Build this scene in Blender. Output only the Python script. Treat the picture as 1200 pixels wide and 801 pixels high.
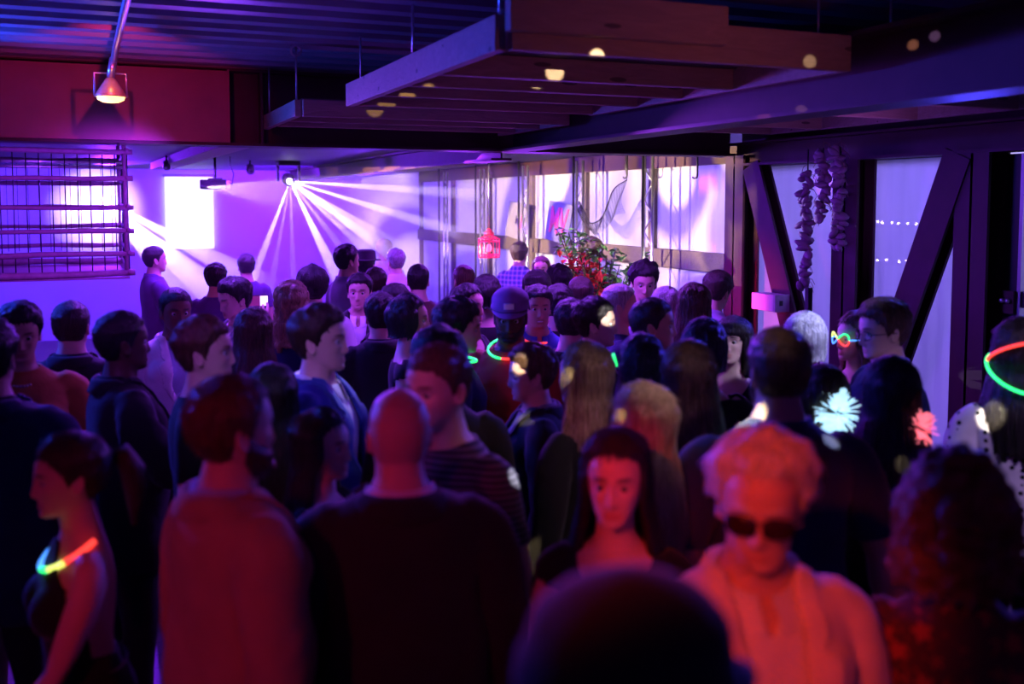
import bpy, bmesh, math, random, time
import numpy as np
from mathutils import Matrix, Vector
for _o in list(bpy.data.objects): bpy.data.objects.remove(_o)
SC = bpy.context.scene
C = SC.collection
# ---------------------------------------------------------------- camera
cam = bpy.data.cameras.new('camera'); cam_o = bpy.data.objects.new('camera', cam); C.objects.link(cam_o)
cam_o.location = (0, 0, 2.15); cam_o.rotation_euler = (math.radians(86), 0, math.radians(-22.77))
cam.sensor_width = 36; cam.lens = 35; cam.shift_y = -.0683; cam.clip_end = 200; cam.clip_start = .05
cam.dof.use_dof = True; cam.dof.focus_distance = 7.0; cam.dof.aperture_fstop = 1.6
SC.camera = cam_o
SC.view_settings.view_transform = 'Standard'; SC.view_settings.look = 'None'; SC.view_settings.exposure = 0.0; SC.view_settings.gamma = 1.0
SC.cycles.max_bounces = 5; SC.cycles.diffuse_bounces = 2; SC.cycles.glossy_bounces = 2; SC.cycles.transmission_bounces = 4; SC.cycles.transparent_max_bounces = 10; SC.cycles.volume_bounces = 0
SC.cycles.sample_clamp_indirect = 4.0
# ---------------------------------------------------------------- dusk sky outside the windows
world = bpy.data.worlds.new('dusk'); SC.world = world; world.use_nodes = True
wn = world.node_tree; bg = wn.nodes['Background']
_tc = wn.nodes.new('ShaderNodeTexCoord'); _sp = wn.nodes.new('ShaderNodeSeparateXYZ'); wn.links.new(_tc.outputs['Generated'], _sp.inputs[0])
_rp = wn.nodes.new('ShaderNodeValToRGB'); wn.links.new(_sp.outputs[2], _rp.inputs[0]); wn.links.new(_rp.outputs[0], bg.inputs[0])
_rp.color_ramp.elements[0].position = 0.0; _rp.color_ramp.elements[0].color = (.20, .17, .42, 1)
_rp.color_ramp.elements[1].position = .5; _rp.color_ramp.elements[1].color = (.10, .06, .34, 1)
bg.inputs[1].default_value = 3.0
# ---------------------------------------------------------------- lights
def aim(o, to):
    d = Vector(to) - o.location; o.rotation_euler = d.to_track_quat('-Z', 'Y').to_euler()
def lamp(name, kind, loc, to, color, power, size=.05, angle=60, blend=.5):
    l = bpy.data.lights.new(name, kind); l.color = color; l.energy = power
    o = bpy.data.objects.new(name, l); C.objects.link(o); o.location = loc
    if kind == 'AREA': l.size = size
    else: l.shadow_soft_size = size
    if kind == 'SPOT': l.spot_size = math.radians(angle); l.spot_blend = blend
    if to is not None: aim(o, to)
    return o
VIOLET = (.36, .05, 1.0); BLUE = (.04, .08, 1.0); RED = (1.0, .035, .03); MAG = (1.0, .04, .35)
# stage wash on the back wall and from the stage towards the room
lamp('stage_flood', 'SPOT', (.1, 15.2, 2.35), (.06, 17, 2.05), (.66, .45, 1.0), 850, .08, 46, 1.0)
lamp('stage_wash', 'AREA', (2.6, 14.6, 2.4), (2.9, 17.0, 1.3), (.12, .008, 1.0), 330, 1.2)
lamp('stage_wash', 'AREA', (-1.4, 13.6, 2.4), (-1.5, 17.0, 1.4), (.08, .02, 1.0), 260, 1.0)
lamp('stage_backlight', 'SPOT', (.2, 15.8, 2.5), (1.6, 6.0, 1.2), (.17, .012, 1.0), 1300, .12, 60, .6)
lamp('stage_backlight', 'SPOT', (3.6, 15.8, 2.5), (2.4, 5.0, 1.2), (.18, .015, 1.0), 1100, .12, 60, .6)
# ceiling wash over the dance floor
lamp('soffit_wash', 'SPOT', (3.9, 14.8, 2.0), (1.5, 11.0, 2.68), (.14, .012, 1.0), 260, .1, 110, .9)
lamp('soffit_wash', 'SPOT', (-1.6, 12.0, 2.0), (.6, 9.5, 2.68), (.12, .03, 1.0), 160, .1, 110, .9)
lamp('floor_wash', 'AREA', (1.2, 9.6, 2.5), (1.2, 9.6, 0), (.24, .03, 1.0), 170, 1.4)
lamp('floor_wash', 'AREA', (3.4, 8.4, 2.4), (3.2, 7.6, 0), (.30, .03, 1.0), 100, 1.0)
lamp('floor_wash', 'AREA', (2.5, 5.4, 2.5), (2.6, 4.6, 0), (.30, .05, 1.0), 75, .6)
lamp('floor_wash', 'AREA', (.6, 6.4, 2.5), (.7, 5.0, 0), (.24, .04, 1.0), 75, .6)
lamp('blue_wash', 'SPOT', (-1.4, 5.8, 2.5), (1.0, 3.0, 1.2), (.03, .05, 1.0), 340, .15, 75, .7)
lamp('blue_wash', 'SPOT', (4.6, 4.2, 2.5), (2.2, 2.2, 1.2), (.07, .05, 1.0), 300, .15, 75, .7)
lamp('deck_uplight', 'SPOT', (-1.4, 6.4, 2.5), (-.3, 5.6, 3.1), (.015, .06, 1.0), 480, .06, 110, .8)
lamp('deck_uplight', 'SPOT', (.4, 3.4, 2.4), (.9, 5.6, 3.1), (.22, .02, .9), 8, .06, 120, .8)
# unseen magenta fill added on the crowd from high over the near left
lamp('front_wash', 'SPOT', (-.3, 2.6, 2.6), (1.8, 6.0, 1.2), (.32, .05, .90), 58, .25, 66, .8)
lamp('blond_top_light', 'SPOT', (1.9, 1.7, 2.55), (1.35, 2.75, 1.45), (.80, .50, .62), 34, .06, 34, .8)  # added to lift the blond hair, no fixture there
# red par cans to the left of the photographer
lamp('red_par', 'SPOT', (-1.0, -.2, 2.95), (1.22, 1.66, 1.38), (1, .048, .018), 225, .06, 14.5, .5)
lamp('red_par', 'SPOT', (-1.0, -.2, 2.95), (1.02, 1.97, 1.60), (1, .03, .03), 180, .06, 6.5, .6)
lamp('red_par', 'SPOT', (-1.7, .2, 2.6), (.28, 2.35, 1.25), (1.0, .03, .12), 62, .08, 26, .8)
lamp('red_par', 'SPOT', (-1.7, .2, 2.6), (-.35, 2.4, 1.3), (1.0, .03, .05), 20, .08, 20, .8)
lamp('red_par', 'SPOT', (-1.0, -.4, 2.95), (.85, 2.2, 1.45), (1.0, .03, .25), 30, .10, 18, .8)
lamp('red_par', 'SPOT', (1.2, -.8, 2.6), (1.35, 1.3, 1.2), (1.0, .08, .08), 4.5, .10, 40, .8)
lamp('beam_par', 'SPOT', (.14, 5.25, 2.88), (.1, 7.3, 2.62), (.9, .03, .20), 46, .012, 62, .5)
lamp('beam_par', 'SPOT', (2.3, 2.4, 2.45), (2.0, 3.8, 2.80), (1.0, .20, .36), 5.5, .04, 130, .8)  # extra fill added to brighten the platform's front boards
# colour gobo projectors on the window panels
def gobo(name, loc, to, power, angle, scale, c_in, c_ring, seed, shutter):
    o = lamp(name, 'SPOT', loc, to, (1, 1, 1), power, .01, angle, .15); l = o.data; l.use_nodes = True; nt = l.node_tree
    em = nt.nodes['Emission']; g = nt.nodes.new('ShaderNodeNewGeometry'); vt = nt.nodes.new('ShaderNodeVectorTransform'); vt.vector_type = 'NORMAL'; vt.convert_from = 'WORLD'; vt.convert_to = 'OBJECT'
    nt.links.new(g.outputs['Incoming'], vt.inputs[0])
    sp = nt.nodes.new('ShaderNodeSeparateXYZ'); nt.links.new(vt.outputs[0], sp.inputs[0])
    cb = nt.nodes.new('ShaderNodeCombineXYZ')
    for k in (0, 1):
        d = nt.nodes.new('ShaderNodeMath'); d.operation = 'DIVIDE'; nt.links.new(sp.outputs[k], d.inputs[0]); nt.links.new(sp.outputs[2], d.inputs[1]); nt.links.new(d.outputs[0], cb.inputs[k])
    cb.inputs[2].default_value = seed
    v = nt.nodes.new('ShaderNodeTexVoronoi'); v.inputs['Scale'].default_value = scale; v.inputs['Randomness'].default_value = .75; nt.links.new(cb.outputs[0], v.inputs['Vector'])
    r = nt.nodes.new('ShaderNodeValToRGB'); nt.links.new(v.outputs['Distance'], r.inputs[0]); e = r.color_ramp.elements
    e[0].position = .0; e[0].color = (*c_in, 1); e[1].position = .36; e[1].color = (*c_in, 1)
    for p, c in ((.42, c_ring), (.52, c_ring), (.60, [x * .75 for x in c_in]), (.9, c_ring)):
        q = r.color_ramp.elements.new(p); q.color = (*c, 1)
    ab = nt.nodes.new('ShaderNodeMath'); ab.operation = 'ABSOLUTE'; nt.links.new(cb.inputs[1].links[0].from_socket, ab.inputs[0])      # framing shutters
    lt = nt.nodes.new('ShaderNodeMath'); lt.operation = 'LESS_THAN'; lt.inputs[1].default_value = shutter; nt.links.new(ab.outputs[0], lt.inputs[0])
    nt.links.new(r.outputs[0], em.inputs[0]); nt.links.new(lt.outputs[0], em.inputs[1])
    return o
gobo('gobo_projector', (1.0, 10.0, 2.30), (5.38, 11.2, 1.95), 3600, 104, 2.5, (1.0, .72, .42), (.10, .06, .30), .37, .19)
gobo('gobo_projector', (3.2, 6.4, 2.20), (5.38, 8.3, 2.05), 420, 56, 1.5, (1.0, .80, .62), (.12, .08, .34), .9, .22)
lamp('dock_light', 'AREA', (9.0, 5.2, 4.2), (5.4, 6.0, 1.4), (.26, .18, 1.0), 620, 1.5)  # unseen lamps added outside so the panels glow from behind
lamp('dock_light', 'AREA', (9.0, 12.0, 4.2), (5.4, 11.6, 1.4), (.30, .20, 1.0), 800, 2.5)
lamp('pink_uplight', 'SPOT', (4.25, 6.9, 1.25), (5.3, 6.95, 1.4), (1.0, .05, .30), 70, .05, 70, .8)
# mirror ball above the near end of the room: its flecks of light
BALL = (1.25, 1.35, 2.56)
FLECKS = [((1.95, 4.13, 2.74), (1, .85, .6), 2.6, 2.0), ((1.55, 5.2, 2.70), (1, .7, .25), 1.0, 1.6), ((4.50, 4.53, 2.96), (1, .75, .35), 2.0, 1.1), ((4.72, 4.53, 3.02), (.5, .5, 1), 1.6, 1.1), ((2.75, 3.37, 2.73), (1, .8, .6), .5, 1.4),
          ((4.9, 6.9, 2.55), (1, .4, .2), 1.8, 1.2), ((4.9, 6.3, 2.60), (1, .85, .8), 1.6, 1.1)]
FLECKS += [((1.33, 3.24, 1.43), (1, 0.9, 0.6), 0.5, 1.8), ((1.49, 3.23, 1.45), (1, 0.85, 0.5), 0.7, 2.0), ((1.06, 2.39, 1.48), (0.9, 0.95, 1), 1.0, 2.0), ((1.29, 2.36, 1.57), (1, 0.75, 0.4), 0.8, 2.6), ((1.71, 2.32, 1.54), (1, 0.93, 0.6), 1.5, 3.4), ((1.95, 2.27, 1.38), (1, 0.95, 0.7), 1.0, 2.0), ((2.86, 2.51, 1.42), (1, 0.9, 0.65), 1.6, 2.8), ((2.29, 4.30, 1.57), (1, 0.95, 0.95), 2.4, 2.0), ((2.26, 2.30, 1.37), (1, 0.85, 0.4), 0.4, 1.6), ((1.66, 2.45, 1.22), (1, 0.95, 0.8), 0.8, 2.0)]
def fleck(to, c, p, ang=2.0): lamp('mirror_fleck', 'SPOT', BALL, to, c, p * 500, .004, ang, .55)
for to, c, p, a in FLECKS: fleck(to, c, p, a)
lamp('cool_top_light', 'SPOT', (3.3, 2.8, 2.5), (2.87, 3.51, 1.6), (.50, .50, 1.0), 120, .06, 27, .8)  # cool spot put in to brighten the white haired person
lamp('front_key', 'SPOT', (-.9, 1.2, 2.8), (.75, 3.7, 1.35), (.30, .28, 1.0), 90, .06, 16, .7)  # added key from the left for the blue blazer
lamp('cage_wash', 'SPOT', (.6, 6.6, 2.3), (-.4, 8.5, 2.1), (.26, .03, 1.0), 260, .06, 70, .8)  # violet spot added so the cage rails don't go black
lamp('garland_wash', 'SPOT', (3.6, 4.6, 2.4), (5.0, 5.95, 2.1), (.40, .08, 1.0), 40, .06, 34, .8)  # small violet spot added to tint the garland
lamp('dance_key', 'SPOT', (-.4, 1.7, 2.75), (.95, 2.6, 1.62), (.75, .08, .55), 26, .06, 14, .8)  # put in to show the striped man's face
lamp('side_wash', 'SPOT', (2.55, .6, 2.65), (2.95, 2.5, 1.42), (.55, .36, .9), 110, .06, 24, .8)  # unseen spot added to bring out the dotted blouse
lamp('platform_uplight', 'SPOT', (4.3, 4.4, 2.1), (4.2, 4.9, 2.75), (.40, .10, 1.0), 26, .06, 120, .8)  # added from below to brighten the joists by the window wall
lamp('mirror_fleck', 'SPOT', (.75, 2.3, 2.7), (1.47, 3.45, 1.58), (1, .88, .66), 520, .004, 2.3, .6)  # forehead fleck from a separate added source, away from the ball
lamp('blazer_light', 'SPOT', (1.6, 5.0, 2.55), (.66, 3.62, 1.38), (.45, .50, 1.0), 170, .05, 17, .7)  # second added spot, on the blazer's shirt front
HAZE_D = .013
RAY_D = .42
RAYS = [(x, y, z, p * 30, a) for x, y, z, p, a in ((1.59, 10.72, 1.49, 260, 2.2), (1.75, 10.65, 1.48, 70, 1.6), (1.93, 10.58, 1.48, 70, 1.6), (2.22, 9.91, 1.46, 420, 2.6), (2.30, 9.66, 1.62, 100, 1.8), (2.55, 9.56, 1.60, 200, 1.9), (2.70, 9.17, 1.59, 380, 2.8), (2.91, 9.08, 1.59, 240, 2.0), (3.24, 10.03, 1.93, 320, 2.4), (3.22, 10.58, 2.29, 300, 2.4))]
RAYS2 = [(x, y, z, p * 55, a) for x, y, z, p, a in ((1.02, 10.42, 1.31, 320, 5), (1.49, 10.22, 1.35, 260, 4), (.7, 10.55, 1.35, 200, 4))]
# ---------------------------------------------------------------- figures
def rmat(axis, deg):
    return np.array(Matrix.Rotation(math.radians(deg), 3, axis))
def sstep(a, b, x):
    t = np.clip((x - a) / (b - a), 0, 1)
    return t * t * (3 - 2 * t)
_nr = np.random.RandomState(7)
_NK = _nr.normal(0, 1, (14, 3)); _NP = _nr.uniform(0, 6.28, 14)
def wob(p, s):
    """smooth pseudo noise of points p (n,3) at spatial frequency s, about -1..1"""
    return np.sin(p @ (_NK * s).T + _NP).sum(1) / 5.0
def loft(rings, cap=True):
    """rings: list of (n,3) arrays -> verts, quads as arrays"""
    n = len(rings[0]); V = np.concatenate(rings); F = []
    for i in range(len(rings) - 1):
        a = i * n
        for j in range(n):
            k = (j + 1) % n
            F.append((a + j, a + k, a + n + k, a + n + j))
    if cap:
        c0 = len(V); V = np.vstack([V, rings[0].mean(0), rings[-1].mean(0)])
        a = (len(rings) - 1) * n
        for j in range(n):
            k = (j + 1) % n
            F.append((c0, k, j)); F.append((c0 + 1, a + j, a + k))
    return V, F
def ell(c, a, b, n=24, e=1.0, up=None):
    t = np.arange(n) * 2 * math.pi / n
    cs, sn = np.cos(t), np.sin(t)
    x = a * np.sign(cs) * np.abs(cs) ** e; y = b * np.sign(sn) * np.abs(sn) ** e
    return np.stack([c[0] + x, c[1] + y, np.full(n, c[2])], 1)
def limb(pts, rad, n=14):
    pts = [np.array(p, float) for p in pts]; rings = []
    for i, p in enumerate(pts):
        d = pts[min(i + 1, len(pts) - 1)] - pts[max(i - 1, 0)]; d /= np.linalg.norm(d)
        u = np.cross(d, (0.13, 1, 0.05)); u /= np.linalg.norm(u); v = np.cross(d, u)
        t = np.arange(n) * 2 * math.pi / n
        r = rad[i]; ru, rv = (r if isinstance(r, tuple) else (r, r))
        rings.append(p + np.outer(np.cos(t) * ru, u) + np.outer(np.sin(t) * rv, v))
    return loft(rings)
def merge(parts):
    V = []; F = []; o = 0
    for v, f in parts:
        V.append(v); F += [tuple(i + o for i in q) for q in f]; o += len(v)
    return np.concatenate(V), F
def ball(c, r, n=12, m=8):
    rings = []
    for i in range(1, m):
        t = math.pi * i / m
        rings.append(ell((c[0], c[1], c[2] - r[2] * math.cos(t)), r[0] * math.sin(t), r[1] * math.sin(t), n))
    return loft(rings)
EYE_Z = 1.632                       # eye level of a 1.75 m figure
HZ = [-.113, -.107, -.095, -.075, -.045, -.02, 0, .02, .05, .085, .103, .112, .117]
HW = [.012, .031, .046, .058, .066, .071, .074, .0755, .074, .060, .040, .022, .004]
HF = [.074, .083, .088, .088, .086, .088, .089, .092, .089, .070, .046, .024, .003]
HB = [.03, .01, -.015, -.05, -.080, -.094, -.102, -.105, -.103, -.084, -.058, -.034, -.012]
HC = [.05, .045, .035, .015, -.005, -.012, -.015, -.018, -.018, -.016, -.014, -.012, -.01]
def head_grid(nc, nr, fem):
    t = np.linspace(0, 1, nr)
    zs = -.113 + (.230) * (t + .06 * np.sin(2 * math.pi * t) * -1)
    rings = []
    az = np.arange(nc) * 2 * math.pi / nc
    for z in zs:
        w = np.interp(z, HZ, HW); f = np.interp(z, HZ, HF); b = np.interp(z, HZ, HB); c = np.interp(z, HZ, HC)
        if fem: w *= 1 - .10 * float(sstep(-.02, -.09, np.array(z))); 
        cs, sn = np.cos(az), np.sin(az)
        e = .88
        x = w * np.sign(cs) * np.abs(cs) ** e
        y = c + np.where(sn > 0, (f - c), (c - b)) * np.sign(sn) * np.abs(sn) ** e
        ax = np.abs(x); fr = sstep(.02, .06, y)
        g = lambda u, s: np.exp(-(u / s) ** 2)
        hn = np.interp(z, [-.055, -.049, -.043, -.036, -.012, .012, .03], [0, .010, .0225, .0225, .013, .005, 0])
        sg = np.interp(z, [-.05, -.035, .01], [.0125, .0105, .0085])
        d = hn * g(ax, sg)
        d += .006 * g(ax - .0125, .005) * g(z + .043, .006)
        d -= .0125 * g(ax - .031, .016) * g(z - .001, .011)
        d += (.0045 if not fem else .002) * g(ax - .03, .024) * g(z - .021, .008)
        d += .005 * g(ax - .047, .017) * g(z + .03, .017)
        d += .0055 * g(ax, .021) * g(z + .0655, .0048)
        d += .0065 * g(ax, .018) * g(z + .0775, .0055)
        d -= .0045 * g(ax, .024) * g(z + .0712, .0025)
        d -= .005 * g(ax, .018) * g(z + .087, .005)
        d += .006 * g(ax, .018) * g(z + .102, .008)
        y = y + d * fr
        rings.append(np.stack([x, y, np.full(nc, z)], 1))
    V, F = loft(rings)
    return V, F
def ear(sx):
    t = np.arange(16) * 2 * math.pi / 16; rings = []
    for k, (s, o) in enumerate([(.55, -.012), (.9, 0), (1.0, .008), (.86, .013), (.6, .008)]):
        y = -.012 + .017 * s * np.cos(t) - .003 * np.sin(t); z = -.014 + .031 * s * np.sin(t)
        y = y - .003 * np.sin(t); x = .071 + o + .007 * (-.5 * (np.cos(t)))
        rings.append(np.stack([sx * x, y, z], 1))
    V, F = loft(rings)
    return (V, [q[::-1] for q in F] if sx < 0 else F)
ARM = {}
def skeleton(fem):
    sh = .163 if fem else .186
    S = {}
    for s, n in ((1, 'R'), (-1, 'L')):
        a = np.array([s * sh, -.012, 1.368 if fem else 1.374]); d = np.array([s * math.sin(.36), 0, -math.cos(.36)])
        b = a + d * (.275 if fem else .285); d2 = np.array([s * math.sin(.33), .12, -math.cos(.33)]); d2 /= np.linalg.norm(d2)
        c = b + d2 * (.235 if fem else .25)
        S[n] = (a, b, c, d, d2)
    return S
SK = {0: skeleton(0), 1: skeleton(1)}
def hand(c, d, s):
    """relaxed hand at wrist c pointing along d; thumb forward (+y)"""
    parts = []
    n = np.array([-s * 1.0, 0, 0]) - d * np.dot((-s, 0, 0), d); n /= np.linalg.norm(n)      # palm normal, towards the thigh
    y = np.cross(n, d); y = y if y[1] > 0 else -y
    rg = []
    t = np.arange(14) * 2 * math.pi / 14
    for u, wy, wn in ((-.01, .026, .021), (.02, .034, .020), (.055, .042, .017), (.085, .041, .013), (.095, .034, .009)):
        rg.append(c + d * u + np.outer(np.cos(t) * wy, y) + np.outer(np.sin(t) * wn, n))
    parts.append(loft(rg))
    for k, (o, L) in enumerate(((.033, .072), (.011, .082), (-.012, .076), (-.034, .058))):
        p = c + d * .086 + y * o; dd = d + y * o * 3.2 + n * .18; dd /= np.linalg.norm(dd); pts = [p]
        for q, bend in enumerate((.18, .42, .5)):
            p = p + dd * L * (.42, .33, .27)[q]; pts.append(p); dd = dd + n * bend; dd /= np.linalg.norm(dd)
        parts.append(limb(pts, [.0098, .009, .0082, .0062], 10))
    p = c + d * .022 + y * .028; dd = d * .75 + y * .75 + n * .35; dd /= np.linalg.norm(dd)
    parts.append(limb([p, p + dd * .035, p + dd * .05 + d * .015, p + dd * .058 + d * .045], [.015, .0125, .0105, .008], 10))
    return parts
def figure_parts(fem, cloth=False):
    P = []
    if fem:
        R = [(.79, .12, .09, -.005), (.86, .176, .118, -.015), (.93, .178, .120, -.018), (1.0, .155, .104, -.005), (1.08, .126, .088, .004), (1.17, .130, .092, .006), (1.26, .145, .100, .002), (1.34, .150, .095, -.006), (1.385, .143, .084, -.012), (1.415, .122, .073, -.016), (1.445, .086, .062, -.018), (1.478, .056, .054, -.018), (1.52, .049, .051, -.012), (1.57, .048, .052, -.004), (1.61, .044, .05, 0)]
    else:
        R = [(.79, .12, .09, -.005), (.86, .165, .114, -.012), (.93, .168, .116, -.012), (1.0, .160, .110, -.003), (1.08, .154, .108, .006), (1.18, .160, .114, .008), (1.27, .172, .122, .004), (1.35, .176, .116, -.004), (1.40, .166, .100, -.012), (1.432, .142, .086, -.018), (1.462, .102, .074, -.02), (1.492, .072, .066, -.018), (1.53, .060, .062, -.012), (1.57, .058, .062, -.004), (1.61, .052, .058, 0)]
    if cloth: R = R[:-3] + [(1.52, R[-4][1] * .98, R[-4][2] * .98, -.014)]
    P.append(loft([ell((0, y, z), a, b, 28, .9) for z, a, b, y in R]))
    k = .86 if fem else 1.0
    for n, s in (('R', 1), ('L', -1)):
        a, b, c, d, d2 = SK[fem][n]
        P.append(limb([a - d * .05 + np.array([-s * .03, 0, .0]), a - d * .01, a + d * .06, a + d * .17, b, b + d2 * .06, b + d2 * .15, c, c + d2 * .02],
                      [.045 * k, .054 * k, .056 * k, .050 * k, .041 * k, .045 * k, .038 * k, .028 * k, .027 * k]))
        if not cloth: P += hand(c, d2, s)
        q = 1.06 if fem else 1.0
        P.append(limb([(s * .085, -.005, .93), (s * .092, -.003, .84), (s * .098, .0, .70), (s * .104, .006, .54), (s * .106, .006, .48), (s * .108, -.016, .36), (s * .111, -.014, .20), (s * .112, -.012, .09), (s * .112, -.01, .05)],
                      [.075 * q, .090 * q, .080 * q, .060, .054, .055, .040, .035, .036]))
        if not cloth:
            P.append(loft([ell((s * (.112 + .012 * (yy > .1)), 0, 0), .5, .5, 3) * 0 + 0 for yy in ()] or [np.stack([s * .112 + s * o + w * np.cos(t), np.full(16, yy), h / 2 + h / 2 * np.sin(t)], 1) for t in [np.arange(16) * 2 * math.pi / 16] for yy, w, h, o in ((-.068, .022, .05, 0), (-.05, .034, .075, 0), (0, .037, .10, 0), (.06, .042, .075, .004), (.12, .046, .05, .008), (.165, .040, .035, .006), (.19, .022, .024, .0))]))
        if fem:
            P.append(ball((s * .070, .078, 1.262), (.064, .058, .066), 16, 10))
            P.append(ball((s * .075, -.095, .87), (.075, .06, .08), 14, 10))
        else:
            P.append(ball((s * .075, .072, 1.315), (.085, .05, .065), 14, 10))
            if not cloth: P.append(ball((s * .072, -.088, .87), (.07, .055, .075), 14, 10))
    if not cloth:
        hv, hf = head_grid(96, 84, fem)
        P.append((hv + (0, 0, EYE_Z), hf))
        for s in (1, -1):
            ev, ef = ear(s); P.append((ev + (0, 0, EYE_Z), ef))
    return P
def mesh_from(V, F, name='m'):
    me = bpy.data.meshes.new(name)
    me.from_pydata(V.tolist() if hasattr(V, 'tolist') else V, [], F); me.update()
    return me
def mods(V, F, steps, group=None):
    """run modifiers on raw geometry, return verts, tris"""
    me = mesh_from(V, F); ob = bpy.data.objects.new('tmp', me); C.objects.link(ob)
    if group is not None:
        vg = ob.vertex_groups.new(name='g')
        for q in range(21):
            ix = np.nonzero(np.round(group * 20) == q)[0]
            if len(ix) and q: vg.add(ix.tolist(), q / 20, 'REPLACE')
    for kind, kw in steps:
        m = ob.modifiers.new(kind, kind)
        for a, v in kw.items(): setattr(m, a, v)
    dg = bpy.context.evaluated_depsgraph_get(); dg.update()
    ev = ob.evaluated_get(dg); em = ev.to_mesh(); em.calc_loop_triangles()
    n = len(em.vertices); co = np.empty(n * 3); em.vertices.foreach_get('co', co)
    tr = np.empty(len(em.loop_triangles) * 3, int); em.loop_triangles.foreach_get('vertices', tr)
    ev.to_mesh_clear(); bpy.data.objects.remove(ob); bpy.data.meshes.remove(me)
    return co.reshape(-1, 3), tr.reshape(-1, 3)
def normals(V, T):
    fn = np.cross(V[T[:, 1]] - V[T[:, 0]], V[T[:, 2]] - V[T[:, 0]])
    N = np.zeros_like(V)
    for k in range(3): np.add.at(N, T[:, k], fn)
    return N / (np.linalg.norm(N, axis=1, keepdims=True) + 1e-12)
def clip(V, T, f):
    """keep f>0 of a triangle mesh, cutting triangles along f=0"""
    V = list(map(tuple, V)); pos = f > 0; c = pos[T].sum(1)
    out = T[c == 3].tolist(); cache = {}
    def cut(i, j):
        k = (min(i, j), max(i, j))
        if k not in cache:
            t = f[i] / (f[i] - f[j]); a, b = V[i], V[j]
            V.append(tuple(a[q] + (b[q] - a[q]) * t for q in range(3))); cache[k] = len(V) - 1
        return cache[k]
    for t in T[(c == 1) | (c == 2)]:
        t = t.tolist(); p = [pos[i] for i in t]
        if sum(p) == 1:
            k = p.index(True); a, b, d = t[k], t[(k + 1) % 3], t[(k + 2) % 3]
            out.append([a, cut(a, b), cut(a, d)])
        else:
            k = p.index(False); a, b, d = t[k], t[(k + 1) % 3], t[(k + 2) % 3]
            x, y = cut(a, b), cut(a, d); out += [[x, b, d], [x, d, y]]
    V = np.array(V); T = np.array(out, int).reshape(-1, 3)
    u, inv = np.unique(T, return_inverse=True)
    return V[u], inv.reshape(-1, 3)
def hem(V, T, th=.010):
    """turn the open edges inward so that cloth has an edge with thickness"""
    N = normals(V, T); E = np.concatenate([T[:, [0, 1]], T[:, [1, 2]], T[:, [2, 0]]])
    key = set(map(tuple, E.tolist())); b = [e for e in key if (e[1], e[0]) not in key]
    if not b: return V, T
    vs = sorted({i for e in b for i in e}); m = {v: len(V) + k for k, v in enumerate(vs)}
    V2 = np.vstack([V, V[vs] - N[vs] * th]); add = []
    for i, j in b: add += [(j, i, m[i]), (j, m[i], m[j])]
    return V2, np.vstack([T, np.array(add, int)])
def relax(V, T, it=3, k=.5):
    E = np.concatenate([T[:, [0, 1]], T[:, [1, 2]], T[:, [2, 0]]]); E = np.concatenate([E, E[:, ::-1]])
    for _ in range(it):
        A = np.zeros_like(V); n = np.zeros(len(V)); np.add.at(A, E[:, 0], V[E[:, 1]]); np.add.at(n, E[:, 0], 1)
        V = V * (1 - k) + k * A / n[:, None]
    return V
BONES = ['pelvis', 'spine', 'chest', 'neck', 'head', 'uaR', 'faR', 'haR', 'uaL', 'faL', 'haL', 'leg']
BI = {b: i for i, b in enumerate(BONES)}
def weights(V, fem):
    W = np.zeros((len(V), len(BONES))); x, y, z = V.T
    zz = z + .55 * np.clip(y - .03, 0, 1) * (z > 1.44) - .25 * np.clip(-y - .04, 0, 1) * (z > 1.46)
    h = sstep(1.53, 1.60, zz); n = sstep(1.44, 1.52, zz); c = sstep(1.06, 1.22, z); s = sstep(.93, 1.06, z)
    W[:, 4] = h; W[:, 3] = n - n * h; W[:, 2] = c * (1 - n); W[:, 1] = s * (1 - c); W[:, 0] = 1 - s
    W = np.clip(W, 0, 1); W /= W.sum(1, keepdims=True)
    for n, sgn in (('R', 1), ('L', -1)):
        a, b, cc, d, d2 = SK[fem][n]; r = V - a; t = r @ d; pd = np.linalg.norm(r - np.outer(t, d), axis=1)
        far = sstep(.215, .26, x * sgn)
        arm = sstep(-.03, .10, t) * np.maximum(sstep(.088, .060, pd), far) * (x * sgn > .08)
        e = sstep(-.035, .035, (V - b) @ d2); w = sstep(-.012, .025, (V - cc) @ d2)
        W *= (1 - arm)[:, None]
        W[:, BI['ua' + n]] += arm * (1 - e); W[:, BI['fa' + n]] += arm * e * (1 - w); W[:, BI['ha' + n]] += arm * e * w
    return W
def turn(d0, d1):
    d0 = np.array(d0) / np.linalg.norm(d0); d1 = np.array(d1) / np.linalg.norm(d1)
    return np.array(Vector(d0).rotation_difference(Vector(d1)).to_matrix())
def T4(R, p):
    M = np.eye(4); M[:3, :3] = R; M[:3, 3] = np.array(p) - R @ np.array(p); return M
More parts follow.
